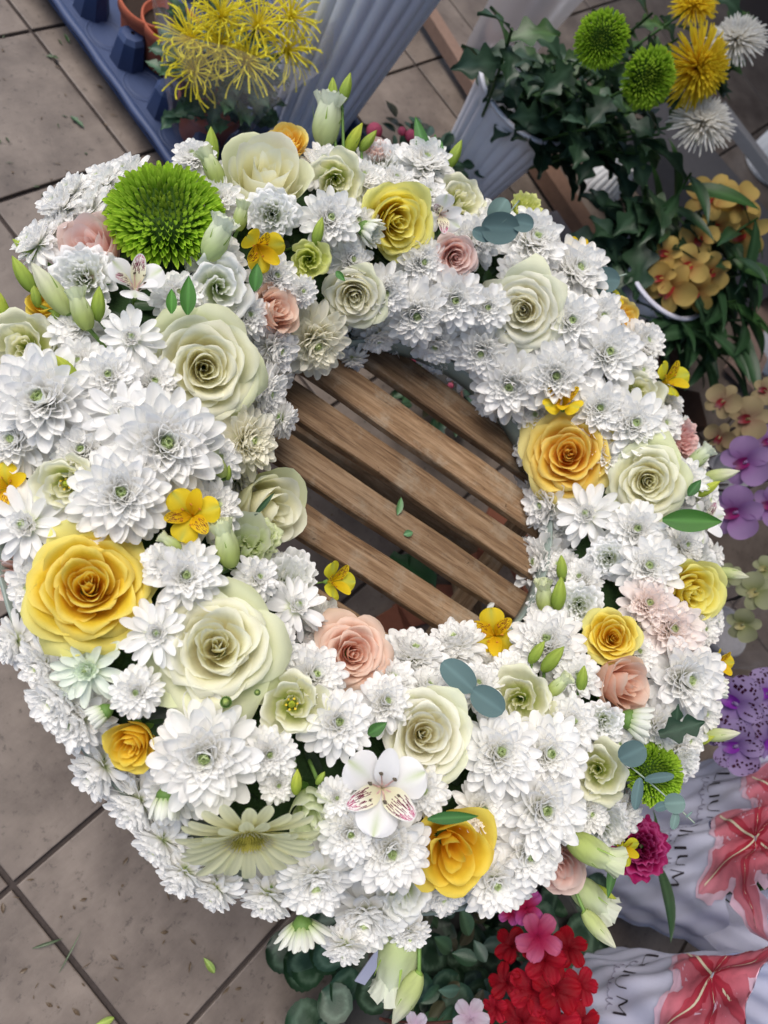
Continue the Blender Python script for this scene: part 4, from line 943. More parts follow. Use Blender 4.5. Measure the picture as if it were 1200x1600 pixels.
# ------------------------------------------------------------------ tray of pot cells, upper left
e0, e1 = at(270, 245, .055), at(100, 8, .055); t1 = (e1-e0); t1[2] = 0; t1 = nrm(t1); t2 = np.array((t1[1], -t1[0], 0))
mT = Matrix.Identity(4)
org = np.array((e0[0], e0[1], 0))-t1*.22
for i in range(3): mT[i][0] = t1[i]; mT[i][1] = t2[i]; mT[i][2] = (0, 0, 1)[i]; mT[i][3] = org[i]
tray = link('pot_tray', None, None, mT); tag(tray, 'slate blue plastic carrying tray with pot cells on the floor at the upper left', 'plant tray')
TB = (.035, .055, .125); TL, TW = .80, .42
g = G(); 
for (x0, y0, x1, y1) in ((0, 0, TL, 0), (0, TW, TL, TW)):
    s_ = 1 if y0 == 0 else -1
    P = np.array([[(x, y0+s_*yy, zz) for (yy, zz) in ((.022, .006), (.010, .030), (.003, .052), (.001, .056), (-.004, .057), (-.011, .056), (-.012, .050), (-.010, .046))] for x in np.linspace(0, TL, 40)])
    P[:, 4:, 1] += s_*(-.0012)*np.sin(np.arange(40)*1.3)[:, None]; g.grid(P, TB)
for x in (0, TL):
    s_ = 1 if x == 0 else -1
    P = np.array([[(x+s_*yy, y, zz) for (yy, zz) in ((.022, .006), (.010, .030), (.003, .052), (.001, .056), (-.011, .0565), (-.012, .046))] for y in np.linspace(-.01, TW+.01, 12)]); g.grid(P, TB)
link('rim', g.mesh('rim', M_dark), tray)
g = G(); g.box((TL/2, TW/2, .006), (TL-.03, TW-.03, .006), TB); link('tray_floor', g.mesh('tray_floor', M_dark, False), tray)
oc = lambda r, z: [(r*math.cos(a), r*math.sin(a), z) for a in np.linspace(0, 2*np.pi, 8, endpoint=False)+.39]
def post_mesh():
    g = G(); P = np.array([oc(.033, .008), oc(.028, .035), oc(.025, .058), oc(.019, .066), oc(.004, .067)]).transpose(1, 0, 2); g.grid(P, TB, wrap=True); return g.mesh('cell_post', M_dark, False)
def ring_mesh():
    g = G(); g.lathe([(.048, .009), (.046, .013), (.043, .013), (.042, .010), (.036, .010), (.035, .013), (.033, .009)], TB, 32); return g.mesh('cell_ring', M_dark)
pm, rm_ = post_mesh(), ring_mesh(); stp = .115
for i in range(7):
    for j in range(4):
        if j < 3: link('cell_ring', rm_, tray, Matrix.Translation((.055+i*stp, .072+j*stp, .0)) @ Matrix.Scale(.8, 4))
        if i < 6 and j < 3: link('cell_post', pm, tray, Matrix.Translation((.055+(i+.5)*stp, .078+j*stp, 0)))
CLAY = (.36, .10, .055)
def pot_mesh(r=.055, h=.09, col=CLAY):
    g = G(); g.lathe([(0, 0), (r*.72, 0), (r*.74, .004), (r*.93, h*.74), (r*.95, h*.76), (r*1.03, h*.77), (r*1.06, h), (r*1.02, h+.002), (r*.98, h), (r*.9, h*.7), (0, h*.68)], col, 40); return g.mesh('pot', M_clay)
def tl(x, y, z=0): return np.array(mT @ Vector((x, y, z)))
# potted yellow thread bloom in cellophane
pc = at(318, 200, .03); pot = link('potted_flower', None, None, Matrix.Translation((pc[0], pc[1], .012)))
tag(pot, 'terracotta pot with thread petalled yellow blooms wrapped in clear cellophane', 'potted plant')
link('pot', pot_mesh(.056, .085), pot)
def thread_bloom(seed, n=60, R=.055):
    r = np.random.default_rng(seed); g = G()
    for i in range(n):
        s = (i+.5)/n; az = i*2.39996; el = 1.45-1.6*s**.8+r.uniform(-.2, .2); L = R*r.uniform(.75, 1.25)
        p = [np.zeros(3)]; d = np.array((math.cos(el), 0, math.sin(el))); hook = r.uniform(-3.2, 3.2) if r.random() < .75 else 0; side = r.uniform(-1, 1)
        a = el; b = 0
        for k in range(8):
            f = k/7; a -= (.10+.05*s)*(.6 if f < .6 else 1); b += (side*.06 if f < .65 else hook*.16)
            p.append(p[-1]+L/8*np.array((math.cos(a)*math.cos(b), math.cos(a)*math.sin(b), math.sin(a))))
        P = np.array(p)@rotm(az).T; g.tube(P, np.linspace(.0007, .0011, len(P)), mixv((.80, .68, .03), (.92, .86, .08), np.tile(np.linspace(0, 1, len(P)), (5, 1))), 5)
    return g.mesh('bloom', M_petal)
hd = [((298, 62), .23), ((345, 28), .27), ((402, 42), .28), ((448, 80), .26), ((385, 98), .24), ((303, 112), .20), ((452, 28), .29), ((345, 72), .24)]
for k, ((x, y), z) in enumerate(hd):
    q = at(x, y, z)-np.array((pc[0], pc[1], .012)); m = frame(q, (q[0]*1.5, q[1]*1.5, .35), U(0, 6)); b = link('bloom', thread_bloom(2000+k, 64, .054), pot, m)
    t_ = np.linspace(0, 1, 8)[:, None]; st = np.array((0, 0, .06))*(1-t_)**2+2*t_*(1-t_)*np.array((q[0]*.3, q[1]*.3, .16))+t_*t_*q
    g = G(); g.tube(st, .0022, (.10, .2, .05), 6); link('stem', g.mesh('stem', M_leaf), pot)
lm = [leaf_mesh('lobed', .045, .032, .3, -.6, .2, c, 'leaf', None, 10, 5) for c in ((.035, .085, .045), (.05, .11, .055), (.03, .07, .04))]
for k in range(170):
    a = U(0, 6.28); rr = U(.01, .085); z = U(.085, .20); link('leaf', lm[k % 3], pot, Matrix.Translation((rr*math.cos(a), rr*math.sin(a), z)) @ Matrix.Rotation(a+U(-.6, .6), 4, 'Z') @ Matrix.Rotation(U(-.6, .7), 4, 'Y') @ Matrix.Rotation(U(-.5, .5), 4, 'X'))
g = G(); th_ = np.linspace(0, 2*np.pi, 60, endpoint=False); zz = np.linspace(.02, .30, 12)
P = np.array([[((.060+.34*(z-.02)**1.05+.004*math.sin(7*a+z*20)+.003*math.sin(13*a))*math.cos(a), (.060+.34*(z-.02)**1.05+.004*math.sin(7*a+z*20))*math.sin(a), z+(.02*math.sin(3*a)*(z/.3)**4)) for z in zz] for a in th_])
g.grid(P, (1, 1, 1), wrap=True); link('cellophane_wrap', g.mesh('cellophane_wrap', M_cell), pot)
for (x, y, lb) in ((228, 40, 'empty looking terracotta pot in the tray at the top edge'), (262, 70, 'terracotta pot half hidden behind the yellow thread bloom')):
    q = at(x, y, .05); o = link('terracotta_pot', None, None, Matrix.Translation((q[0], q[1], .012))); tag(o, lb, 'plant pot'); link('pot', pot_mesh(.052, .085), o)
    g = G(); g.lathe([(0, .07), (.03, .072), (.05, .068)], (.03, .02, .015), 20); link('soil', g.mesh('soil', M_foam), o)

# ------------------------------------------------------------------ stems standing in the buckets
LF = [leaf_mesh('lobed', .085, .055, .35, -.8, .12, c, 'leaf', None, 20, 7, wave=.05) for c in ((.026, .060, .028), (.036, .082, .030), (.020, .048, .024), (.045, .095, .03), (.03, .065, .038))]
LN = [leaf_mesh('lance', .10, .022, .3, -.7, .12, c, 'leaf', None, 10, 5) for c in ((.02, .055, .02), (.03, .08, .02))]
def stemmed(base, head, head_t, axis, R, label, cat, group, nleaf=12, leaves=LF, s0=.15, s1=.93, ls=1., name=None, rad=.003, sag=.05):
    """a cut stem with leaves from base to head; head_t is the bloom put on its tip"""
    root = link(name or 'leafy_stem', None, None, Matrix.Translation(base)); tag(root, label, cat, group)
    d = head-base; t_ = np.linspace(0, 1, 12)[:, None]; mid = d*.45+np.array((0, 0, sag)); P = 2*t_*(1-t_)*mid+t_*t_*d
    g = G(); g.tube(P, np.linspace(rad*1.2, rad*.8, 12), (.05, .12, .03), 7); link('stem', g.mesh('stem', M_leaf), root)
    for k in range(nleaf):
        t = s0+(s1-s0)*(k+.5)/nleaf; c = (2*t*(1-t)*mid+t*t*d); a = k*2.4+U(-.4, .4)
        m = Matrix.Translation(c) @ Matrix.Rotation(a, 4, 'Z') @ Matrix.Rotation(U(-.5, .5), 4, 'Y') @ Matrix.Rotation(U(-.5, .5), 4, 'X') @ Matrix.Scale(ls*U(.75, 1.25), 4)
        link('leaf', leaves[k % len(leaves)], root, m)
    if head_t:
        obs = []; mh = frame(d, axis, U(0, 6), R)
        hd_ = link('bloom', None, root, mh)
        for (nm, me, pm_, kd, par) in head_t.parts:
            if nm == 'calyx' or par is None or True: obs.append(link(nm, me, hd_, (pm_ or Matrix.Identity(4)), kd))
    return root
cB = np.array((pB[0], pB[1], .03)); cD = np.array((pD[0], pD[1], .03)); GS = 'cut stems standing in the buckets behind'
def hp(x, y, z): return at(x, y, z)
for (x, y, z, t_, D, tl_, lb, u_) in ((940, 62, .50, spider('green', 2), 105, (-.1, .1), 'upper lime green button chrysanthemum at the top right', .80), (1012, 122, .50, spider('green', 2), 112, (.5, -.1), 'lower lime green button chrysanthemum beside the yellow spider bloom', .80),
        (1090, 105, .52, spider('yellow'), 150, (.65, .05), 'bright yellow spider chrysanthemum at the top right', .85), (1085, 8, .52, spider('yellow'), 90, (.2, .7), 'yellow spider bloom cut by the top picture edge', .85),
        (1150, 62, .50, spider('white'), 120, (.1, .8), 'upper white spider chrysanthemum near the top right corner', .85), (1098, 192, .47, spider('white'), 125, (.25, .7), 'lower white spider chrysanthemum hanging under the yellow one', .85)):
    p = hp(x, y, z); dep = (p-CAM)@FW
    stemmed(cB+np.array((U(-.03, .03), U(-.03, .03), 0)), p, t_, axis_cam(p, *tl_), D*dep/2400*u_, lb, 'chrysanthemum', GS, 9, s0=.5, s1=.9, ls=.9)
fol = [(860, 120, 0.34), (850, 175, 0.31), (880, 95, 0.38), (835, 95, 0.36), (905, 150, 0.4), (930, 200, 0.4), (945, 120, 0.42), (960, 235, 0.36), (985, 175, 0.42), (800, 45, 0.45), (1000, 240, 0.38), (1030, 210, 0.42), (1060, 60, 0.44), (1140, 120, 0.44), (1165, 95, 0.44), (1020, 20, 0.5), (1170, 20, 0.5), (990, 50, 0.46)]
wh = ['near its left rim', 'in the middle of the white bucket', 'rising behind the white bucket', 'far left of the bunch', 'left of the green blooms', 'below the green blooms', 'right behind the upper green bloom', 'above the brown lath', 'under the lower green bloom', 'at the top beside the clear vase', 'left of the lower white spider bloom', 'between the green and the white spider bloom', 'behind the yellow spider bloom', 'right of the yellow spider bloom', 'under the upper white spider bloom', 'at the top edge between green and yellow blooms', 'in the top right corner', 'between the two green blooms']
for (x, y, z), w_ in zip(fol, wh):
    stemmed(cB+np.array((U(-.03, .03), U(-.03, .03), 0)), hp(x, y, z), None, None, 0, 'dark green chrysanthemum foliage '+w_, 'foliage', GS, 10, s0=.62 if x < 900 else .5, s1=1.0, ls=.92)
fol2 = [(960, 350, .28), (985, 310, .32), (1010, 290, .35), (965, 410, .26), (1000, 370, .30), (1060, 500, .26), (1110, 520, .28), (1150, 470, .32), (1180, 420, .36), (1190, 500, .32), (1150, 400, .36), (1185, 340, .40), (1080, 270, .40), (1130, 560, .22), (1170, 380, .34), (1160, 530, .28)]
wh2 = ['left of the grey bucket', 'above the grey bucket', 'between grey bucket and grey step', 'against the outside of the grey bucket', 'behind the left orchids', 'on the front rim of the grey bucket', 'low in front of the grey bucket', 'right of the yellow orchids', 'at the right edge beside the orchids', 'low at the right edge', 'behind the lower orchids', 'at the right edge above the orchids', 'directly above the orchids', 'hanging lowest by the brown post', 'between the two orchid groups', 'below the orchids at the right']
for k, ((x, y, z), w_) in enumerate(zip(fol2, wh2)):
    stemmed(cD+np.array((U(-.03, .03), U(-.03, .03), 0)), hp(x, y, z), None, None, 0, 'green leafy filler stem '+w_, 'foliage', GS, 16, LF if k < 5 else (LN+LN+LF[:1]), s0=.45, s1=1.0, ls=1.1 if k < 5 else 1.25)
# orchids
def orchid_meshes(cols, lipc, spots=None, seed=0, wd=.5):
    r = np.random.default_rng(3000+seed); g = G(); c0, c1 = cols
    for k, (az, w, L) in enumerate(((math.pi/2, wd*.85, 1.), (math.pi/2+1.26, wd*1.35, 1.05), (math.pi/2-1.26, wd*1.35, 1.05), (math.pi/2+2.45, wd*.85, .95), (math.pi/2-2.45, wd*.85, .95))):
        P, UU, VV = strip(L, w*1.25, lambda v: (.25+.75*smooth(v, 0, .5))*np.sqrt(np.clip(1-np.clip((v-.6)/.405, 0, 1)**2.2, 0, 1)), lambda v: .55-.75*v+r.uniform(-.15, .15), .12, 9, 12)
        C = mixv(c0, c1, smooth(VV, .1, .7)); P = P@rotm(az).T+np.array((0, 0, -.04*(k % 2)))
        g.grid(P, C)
        if spots is not None:
            for q in range(26):
                i, j = int(r.integers(1, 8)), int(r.integers(3, 11)); a, b = P[i, j], P[min(i+1, 8), j]; c, d = P[min(i+1, 8), min(j+1, 11)], P[i, min(j+1, 11)]
                n_ = np.array((0, 0, .012)); k1, k2 = r.uniform(.0, .4), r.uniform(.6, 1.0)
                lo_ = a*(1-k1)+b*k1; hi_ = a*(1-k2)+b*k2; lo2 = d*(1-k1)+c*k1; hi2 = d*(1-k2)+c*k2
                e = r.uniform(.5, 1); g.add([lo_+n_, hi_+n_, hi_+(hi2-hi_)*e+n_, lo_+(lo2-lo_)*e+n_], [(0, 1, 2, 3)], spots)
    l = G(); P, UU, VV = strip(.5, .42, lambda v: .5+.5*np.sin(v*3), lambda v: .9-1.3*v, .5, 9, 9, wave=.06, wf=6); l.grid(P@rotm(-math.pi/2).T+np.array((0, .05, .02)), mixv(lipc, np.array(lipc)*.8+.15, smooth(VV, .5, 1)))
    l.tube([(0, .05, 0), (0, .02, .14), (0, -.06, .22)], [.05, .07, .05], c1, 8)
    return g.mesh('bloom', M_petal), l.mesh('lip', M_petal)
def orchid_stem(base, blooms, mesh, lb, cat='orchid', group=None, buds=0, stemcol=(.05, .08, .03), rad=.0028, path=None, name='orchid_stem'):
    root = link(name, None, None, Matrix.Translation(base)); tag(root, lb, cat, group)
    pts = [at(*q)-base for q in (path or [(b[0], b[1], b[2]-.02) for b in blooms])]; pts = [np.zeros(3)]+pts
    g = G(); g.tube(np.array(pts), rad, stemcol, 7); link('stem', g.mesh('stem', M_leaf), root)
    for (x, y, z, D, tx, ty) in blooms:
        p = at(x, y, z); dep = (p-CAM)@FW; m = frame(p-base, axis_cam(p, tx, ty), U(-.8, .8), D*dep/2400*.86*U(.85, 1.1))
        b = link('bloom', mesh[0], root, m); link('lip', mesh[1], b)
    return root
OY = orchid_meshes(((.50, .26, .08), (.66, .47, .14)), (.50, .06, .05), wd=.52)
GO = 'yellow orchid stems in the grey bucket'
orchid_stem(cD, [(1110, 312, .36, 95, .0, .5), (1150, 318, .38, 90, .5, .5), (1122, 355, .34, 85, -.1, -.2), (1158, 362, .35, 95, .4, -.2), (1092, 372, .34, 70, .0, .0)], OY, 'upper spray of yellow orchids with red throats at the right', group=GO)
orchid_stem(cD+np.array((.02, 0, 0)), [(1042, 398, .31, 72, -.4, .3), (1078, 415, .33, 80, .0, .1), (1112, 425, .33, 80, .4, .0), (1048, 448, .29, 95, -.3, -.3), (1088, 455, .30, 85, .2, -.4), (1035, 435, .29, 60, -.6, .1)], OY, 'lower spray of yellow orchids at the rim of the grey bucket', group=GO)
# potted orchids in cellophane at the right edge
def cello(px, py, zr, r0, r1, h, lb, rootname='cellophane_sleeve', tilt=(0, 0)):
    p = at(px, py, zr); m = Matrix.Translation((p[0], p[1], 0)) @ Matrix.Rotation(tilt[0], 4, 'X') @ Matrix.Rotation(tilt[1], 4, 'Y'); root = link(rootname, None, None, m); tag(root, lb, 'cellophane')
    g = G(); zz = np.linspace(0, h, 14); ph = U(0, 6)
    P = np.array([[((r0+(r1-r0)*z/h)*(1+.05*math.sin(5*a+ph+z*6)+.03*math.sin(11*a-z*9))*math.cos(a), (r0+(r1-r0)*z/h)*(1+.05*math.sin(5*a+ph+z*6))*math.sin(a), z) for z in zz] for a in np.linspace(0, 2*np.pi, 56, endpoint=False)])
    g.grid(P, (1, 1, 1), wrap=True); link('film', g.mesh('film', M_cell), root); link('pot', pot_mesh(r0*.95, .10, (.30, .30, .32)), root); return root, p
OP = orchid_meshes(((.30, .12, .36), (.38, .24, .47)), (.28, .02, .15), wd=.62, seed=1); OA = orchid_meshes(((.34, .22, .14), (.38, .30, .16)), (.28, .03, .04), wd=.62, seed=2)
OG = orchid_meshes(((.26, .29, .12), (.32, .34, .20)), (.5, .45, .2), wd=.62, seed=3); OS = orchid_meshes(((.24, .14, .38), (.36, .28, .50)), (.26, .04, .42), spots=(.05, .008, .03), wd=.66, seed=4)
c1, q1 = cello(1085, 770, .0, .055, .17, .46, 'clear cellophane sleeve round the purple and amber orchids at the right edge')
c2, q2 = cello(1075, 1000, .0, .05, .13, .40, 'clear cellophane sleeve round the pale green orchid at the right edge')
GP = 'potted orchids along the right edge'; b1 = np.array((q1[0], q1[1], .08)); b2 = np.array((q2[0], q2[1], .08))
orchid_stem(b1, [(1130, 628, .36, 72, -.2, .2), (1168, 655, .36, 78, .1, .1), (1125, 683, .33, 55, -.3, -.3), (1195, 612, .38, 60, .1, .3)], OA, 'amber and pink orchids behind cellophane at the right edge', group=GP, stemcol=(.03, .02, .02), path=[(1080, 705, .30), (1140, 672, .34), (1210, 640, .37)])
orchid_stem(b1+np.array((.01, -.01, 0)), [(1165, 722, .36, 88, .0, .0), (1200, 690, .36, 60, .2, .2), (1150, 800, .33, 92, -.1, -.1), (1205, 790, .35, 80, .1, 0)], OP, 'purple moth orchids behind cellophane at the right edge', group=GP, stemcol=(.03, .02, .02), path=[(1090, 760, .29), (1150, 770, .32), (1210, 745, .35)])
orchid_stem(b2, [(1180, 925, .34, 70, .1, .1), (1140, 900, .33, 50, -.2, .3), (1160, 975, .33, 60, .0, -.3), (1195, 890, .34, 55, .2, .3)], OG, 'pale green orchids at the right edge beside the yellow rose', group=GP, stemcol=(.02, .015, .015), path=[(1110, 945, .28), (1150, 935, .31), (1215, 900, .34)])
q3 = at(1060, 1120, 0); b3 = np.array((q3[0], q3[1], .05))
orchid_stem(b3, [(1150, 1100, .33, 105, -.2, .1), (1200, 1085, .34, 95, .1, .3), (1150, 1165, .32, 100, -.1, -.2), (1205, 1160, .33, 105, .1, -.1), (1120, 1140, .30, 60, -.4, 0), (1180, 1130, .31, 70, 0, 0)], OS, 'lilac orchids densely spotted with dark maroon at the right edge', group=GP)

# ------------------------------------------------------------------ printed paper sleeves
STK = {'L': ([(0, 0), (0, 1)], [(0, 0), (.5, 0)]), 'I': ([(0, 0), (0, 1)],), 'U': ([(0, 1), (0, .35), (.08, .1), (.28, 0), (.48, .1), (.56, .35), (.56, 1)],), 'M': ([(0, 0), (.08, 1)], [(.08, 1), (.40, .15)], [(.40, .15), (.72, 1)], [(.72, 1), (.80, 0)])}
ADV = {'L': .72, 'I': .34, 'U': .92, 'M': 1.0}
def paper_sleeve(px, py, r0, r1, h, lb, zt, a_txt, lil, bagseed, tz=.024, tiltx=0., tilty=0., script=True):
    # the word stands where the photograph shows it; the sleeve's axis lies one radius behind it
    p = at(px, py, zt); rt = r0+(r1-r0)*(zt/h)**1.15; vv_ = nrm(np.array((CAM[0]-p[0], CAM[1]-p[1]))); th_t = math.atan2(vv_[1], vv_[0])+a_txt
    base = np.array((p[0]-rt*math.cos(th_t), p[1]-rt*math.sin(th_t), 0)); root = link('paper_sleeve', None, None, Matrix.Translation(base)); tag(root, lb, 'flower wrap', 'printed paper sleeves at the lower right')
    vx = CAM[:2]-base[:2]; a0 = math.atan2(vx[1], vx[0]); r = np.random.default_rng(bagseed); ph = r.uniform(0, 6, 4)
    def S(a, z, off=0.):       # a: metres of angle, positive = down the picture; a=0 faces the camera
        th = a0+a; R_ = r0+(r1-r0)*(z/h)**1.15+off+.006*math.sin(5*th+ph[0]+z*11)*(z/h)+.0035*math.sin(9*th+ph[1]-z*30)+.0025*math.sin(17*th+z*60+ph[2])
        return np.array((R_*math.cos(th)+tiltx*z, R_*math.sin(th)+tilty*z, z))
    rim = lambda a: h*(1-.30*math.exp(-((a-1.0)/.40)**2)-.22*math.exp(-((a+1.05)/.35)**2)+.02*math.sin(4*a))
    g = G(); A_ = np.linspace(-math.pi, math.pi, 150); P = np.array([[S(a, t*rim(a)) for t in np.linspace(.02, 1, 60)] for a in A_]); g.grid(P, (.52, .53, .66)); link('paper', g.mesh('paper', M_paper), root)
    ink = (.03, .025, .03)
    g = G(); x = 0
    def seg(a, b, w0):
        n = 5; Q = []
        d = np.array(b)-np.array(a); L_ = np.linalg.norm(d)+1e-9; nn = np.array((-d[1], d[0]))/L_*w0
        for k in range(n):
            c = np.array(a)+d*k/(n-1); Q.append([c-nn, c+nn])
        return Q
    # the word's letters are set one after another round the sleeve
    total = sum(ADV[c] for c in 'LILIUM'); cur = -total/2
    for c in 'LILIUM':
        for stq in STK[c]:
            for (a, b) in zip(stq[:-1], stq[1:]):
                thick = .055 if (abs(a[0]-b[0]) < .12 and not (c == 'U' and a[0] > .3) and not (c == 'M' and a[0] < .1)) or (c == 'M' and .05 < a[0] < .2) else .022
                Q = seg(a, b, thick)
                P = np.array([[S(a_txt+(cur+q[0])*tz/(r0+(r1-r0)*.6), zt+q[1]*tz, .0012) for q in row] for row in Q]); g.grid(P, ink)
        cur += ADV[c]
    link('lettering', g.mesh('lettering', M_print), root)
    g = G(); rr = r0+(r1-r0)*.5; pts = []
    for k in range(150):
        t = k/149; ang = t*2*math.pi*11; pts.append(S(a_txt+(t-.5)*total*.8*tz/rr+.07*math.cos(ang)*(.5+.3*math.sin(t*40))*.5, zt-tz*.62+.0075*math.sin(ang)*(.6+.4*math.sin(t*23)), .0012))
    if script: g.tube(np.array(pts), .00035, (.18, .16, .24), 4); link('script_line', g.mesh('script_line', M_print), root)
    g = G()
    for (lx, ly, sc, k0) in lil:
        bb = min(((math.hypot(*(np.array(proj(base+S(a, z)))-(lx, ly))), a, z) for a in np.linspace(-1.5, 1.5, 50) for z in np.linspace(h*.4, h*1.1, 40)))
        ca, cz = bb[1], bb[2]         # lilies: six painted petals from a centre
        for k, (az, L, w) in enumerate(((-2.75, 1., .60), (2.5, 1.0, .60), (-1.75, .95, .52), (1.45, .95, .55), (-.6, .9, .50), (.45, .9, .50))):
            nu, nv = 13, 18; v = np.linspace(.03, 1, nv); u = np.linspace(-1, 1, nu)
            for layer, (wk, lk, ca_, cb_) in enumerate(((1., 1., (.62, .40, .50), (.66, .46, .56)), (.72, .93, (.46, .07, .10), (.56, .22, .27)), (.22, .72, (.32, .012, .03), (.46, .08, .11)))):
                P = np.zeros((nu, nv, 3)); CC = np.zeros((nu, nv, 3))
                for i_ in range(nu):
                    for j_ in range(nv):
                        wv = w*wk*sc*math.sin(math.pi*v[j_]**.8)**.8*(1+.10*math.sin(v[j_]*17+layer*2+k)); X = v[j_]*L*lk*sc; Y = u[i_]*wv/2*(1+.12*math.sin(v[j_]*29+k*3+layer)*abs(u[i_]))
                        zz_ = cz+X*math.cos(az)-Y*math.sin(az); aa = ca+(X*math.sin(az)+Y*math.cos(az))/rr
                        P[i_, j_] = S(aa, max(.01, min(zz_, h*1.25)), .0012+.0005*layer+.00012*k)
                        CC[i_, j_] = np.array(ca_)*(1-v[j_])+np.array(cb_)*v[j_]
                        CC[i_, j_] *= .85+.3*abs(math.sin(v[j_]*9+u[i_]*3+k+layer))
                g.grid(P, CC)
            Q = [[S(ca+(v_*L*sc*.8*math.sin(az)+s_*.0012)/rr, min(cz+v_*L*sc*.8*math.cos(az), h*1.2), .0027) for s_ in (-1, 1)] for v_ in np.linspace(.02, 1, 12)]; g.grid(np.array(Q), (.70, .62, .45))
    link('printed_lily', g.mesh('printed_lily', M_print), root)
    # the leafy lily inside
    for k in range(14):
        z = U(h*.55, h*.80); a = U(0, 6.28); rr_ = U(.0, r1*.25); link('leaf', LN[k % 2], root, Matrix.Translation((tiltx*z+rr_*math.cos(a), tilty*z+rr_*math.sin(a), z)) @ Matrix.Rotation(a, 4, 'Z') @ Matrix.Rotation(U(-1.4, -.8), 4, 'Y') @ Matrix.Scale(.8, 4))
    return root
paper_sleeve(1107, 1252, .060, .105, .42, 'uppermost printed paper sleeve with a red lily, below the spotted orchids', .24, -.25, [(1255, 1255, .125, 0)], 1)
paper_sleeve(1052, 1335, .060, .100, .34, 'middle crumpled paper sleeve with a large pink lily print', .23, -.45, [(1182, 1312, .110, 0)], 2)
paper_sleeve(972, 1532, .060, .105, .36, 'lowest printed paper sleeve with a red lily at the bottom right corner', .23, -.50, [(1118, 1532, .115, 0)], 3)

# ------------------------------------------------------------------ cyclamen and small plants, bottom
def cyclamen_bloom(col, col2, seed):
    r = np.random.default_rng(4000+seed); g = G()
    for k in range(5):
        P, UU, VV = strip(1.0, .62, lambda v: (.3+.7*smooth(v, 0, .6))*np.sqrt(np.clip(1-np.clip((v-.7)/.305, 0, 1)**2.5, 0, 1)), lambda v: 1.2-1.25*smooth(v, 0, .5)+r.uniform(-.35, .5)*v, .10, 9, 12, wave=.12, wf=6, ph=r.uniform(0, 6))
        P[..., 1] *= (1+.05*np.sin(VV*30)); g.grid(P@rotm(k*1.257+r.uniform(-.2, .2)).T, mixv(col, col2, smooth(VV, .3, 1)))
    g.lathe([(0, -.25), (.12, -.2), (.16, 0), (.1, .05)], (.2, .03, .05), 10); return g.mesh('bloom', M_petal)
def low_plant(name, px, py, zr, blooms, bm, lb, leafs, cat='potted plant', potc=None, r=.06, nl=60, spread=.10, hz=(.06, .17), bscale=1.08):
    p = at(px, py, zr); base = np.array((p[0], p[1], 0)); root = link(name, None, None, Matrix.Translation(base)); tag(root, lb, cat)
    link('pot', pot_mesh(r, .09, potc or (.05, .05, .05)), root)
    for (x, y, z, D, tx, ty, mi) in blooms:
        q = at(x, y, z); dep = (q-CAM)@FW; d = q-base; link('bloom', bm[mi], root, frame(d, axis_cam(q, tx, ty), U(0, 6), D*dep/2400*bscale))
        t_ = np.linspace(0, 1, 8)[:, None]; mid = np.array((d[0]*.3, d[1]*.3, d[2]*.7)); g = G(); g.tube(2*t_*(1-t_)*mid+t_*t_*d+(1-t_)**2*np.array((0, 0, .07)), .0018, (.16, .06, .05), 5); link('stem', g.mesh('stem', M_leaf), root)
    for k in range(nl):
        a = U(0, 6.28); rr = spread*math.sqrt(U(.02, 1)); z = U(*hz)*(1.1-.4*rr/spread); link('leaf', leafs[k % len(leafs)], root, Matrix.Translation((rr*math.cos(a), rr*math.sin(a), z)) @ Matrix.Rotation(a+U(-.5, .5), 4, 'Z') @ Matrix.Rotation(U(-.5, .45), 4, 'Y') @ Matrix.Rotation(U(-.4, .4), 4, 'X') @ Matrix.Scale(U(.7, 1.2), 4))
    return root
def cyc_leaf(dark, seed):
    P, UU, VV = strip(.05, .052, lambda v: np.sqrt(np.clip(1-(2*np.clip(v, .03, .995)-1)**2, 0, 1))*(1+.03*np.sin(v*40)), lambda v: .12-.22*v, .04, 13, 15, tc=1.0, wave=.03)
    rr = np.hypot(UU*.9, (VV-.45)*2); ban = np.exp(-((rr-.62+.06*np.sin(np.arctan2(UU, VV-.45)*9))/.13)**2)
    return G().grid(P, mixv(np.array((.012, .035, .016))*dark, np.array((.10, .17, .11)), ban*.8)).mesh('leaf', M_leaf)
CL = [cyc_leaf(1., 0), cyc_leaf(1.5, 1)]
red = [cyclamen_bloom((.22, .003, .010), (.42, .006, .018), 1), cyclamen_bloom((.30, .004, .015), (.52, .012, .035), 2)]
pnk = [cyclamen_bloom((.50, .02, .10), (.76, .20, .36), 3), cyclamen_bloom((.55, .02, .10), (.70, .16, .50), 4)]
wht = [cyclamen_bloom((.66, .50, .62), (.74, .68, .78), 5)]
low_plant('cyclamen', 850, 1570, .12, [(800, 1478, .24, 60, -.3, .3, 0), (850, 1500, .26, 75, 0, .2, 1), (888, 1482, .25, 65, .3, .3, 0), (832, 1545, .25, 78, -.1, 0, 1), (868, 1545, .27, 80, .2, 0, 0), (792, 1535, .23, 60, -.4, 0, 0), (905, 1540, .25, 60, .4, 0, 1), (815, 1595, .24, 80, -.2, -.2, 0), (868, 1600, .26, 85, 0, -.3, 1), (905, 1598, .25, 70, .3, -.3, 0), (775, 1575, .22, 45, -.4, -.2, 1)], red, 'red cyclamen with many blooms at the bottom edge', CL, hz=(.06, .16))
low_plant('cyclamen', 830, 1450, .05, [(822, 1418, .26, 62, -.1, .3, 1), (840, 1462, .27, 78, .2, -.2, 0), (798, 1425, .24, 42, -.4, .1, 1)], pnk, 'pink cyclamen under the dusty pink rose', CL, nl=26, spread=.07, hz=(.06, .15))
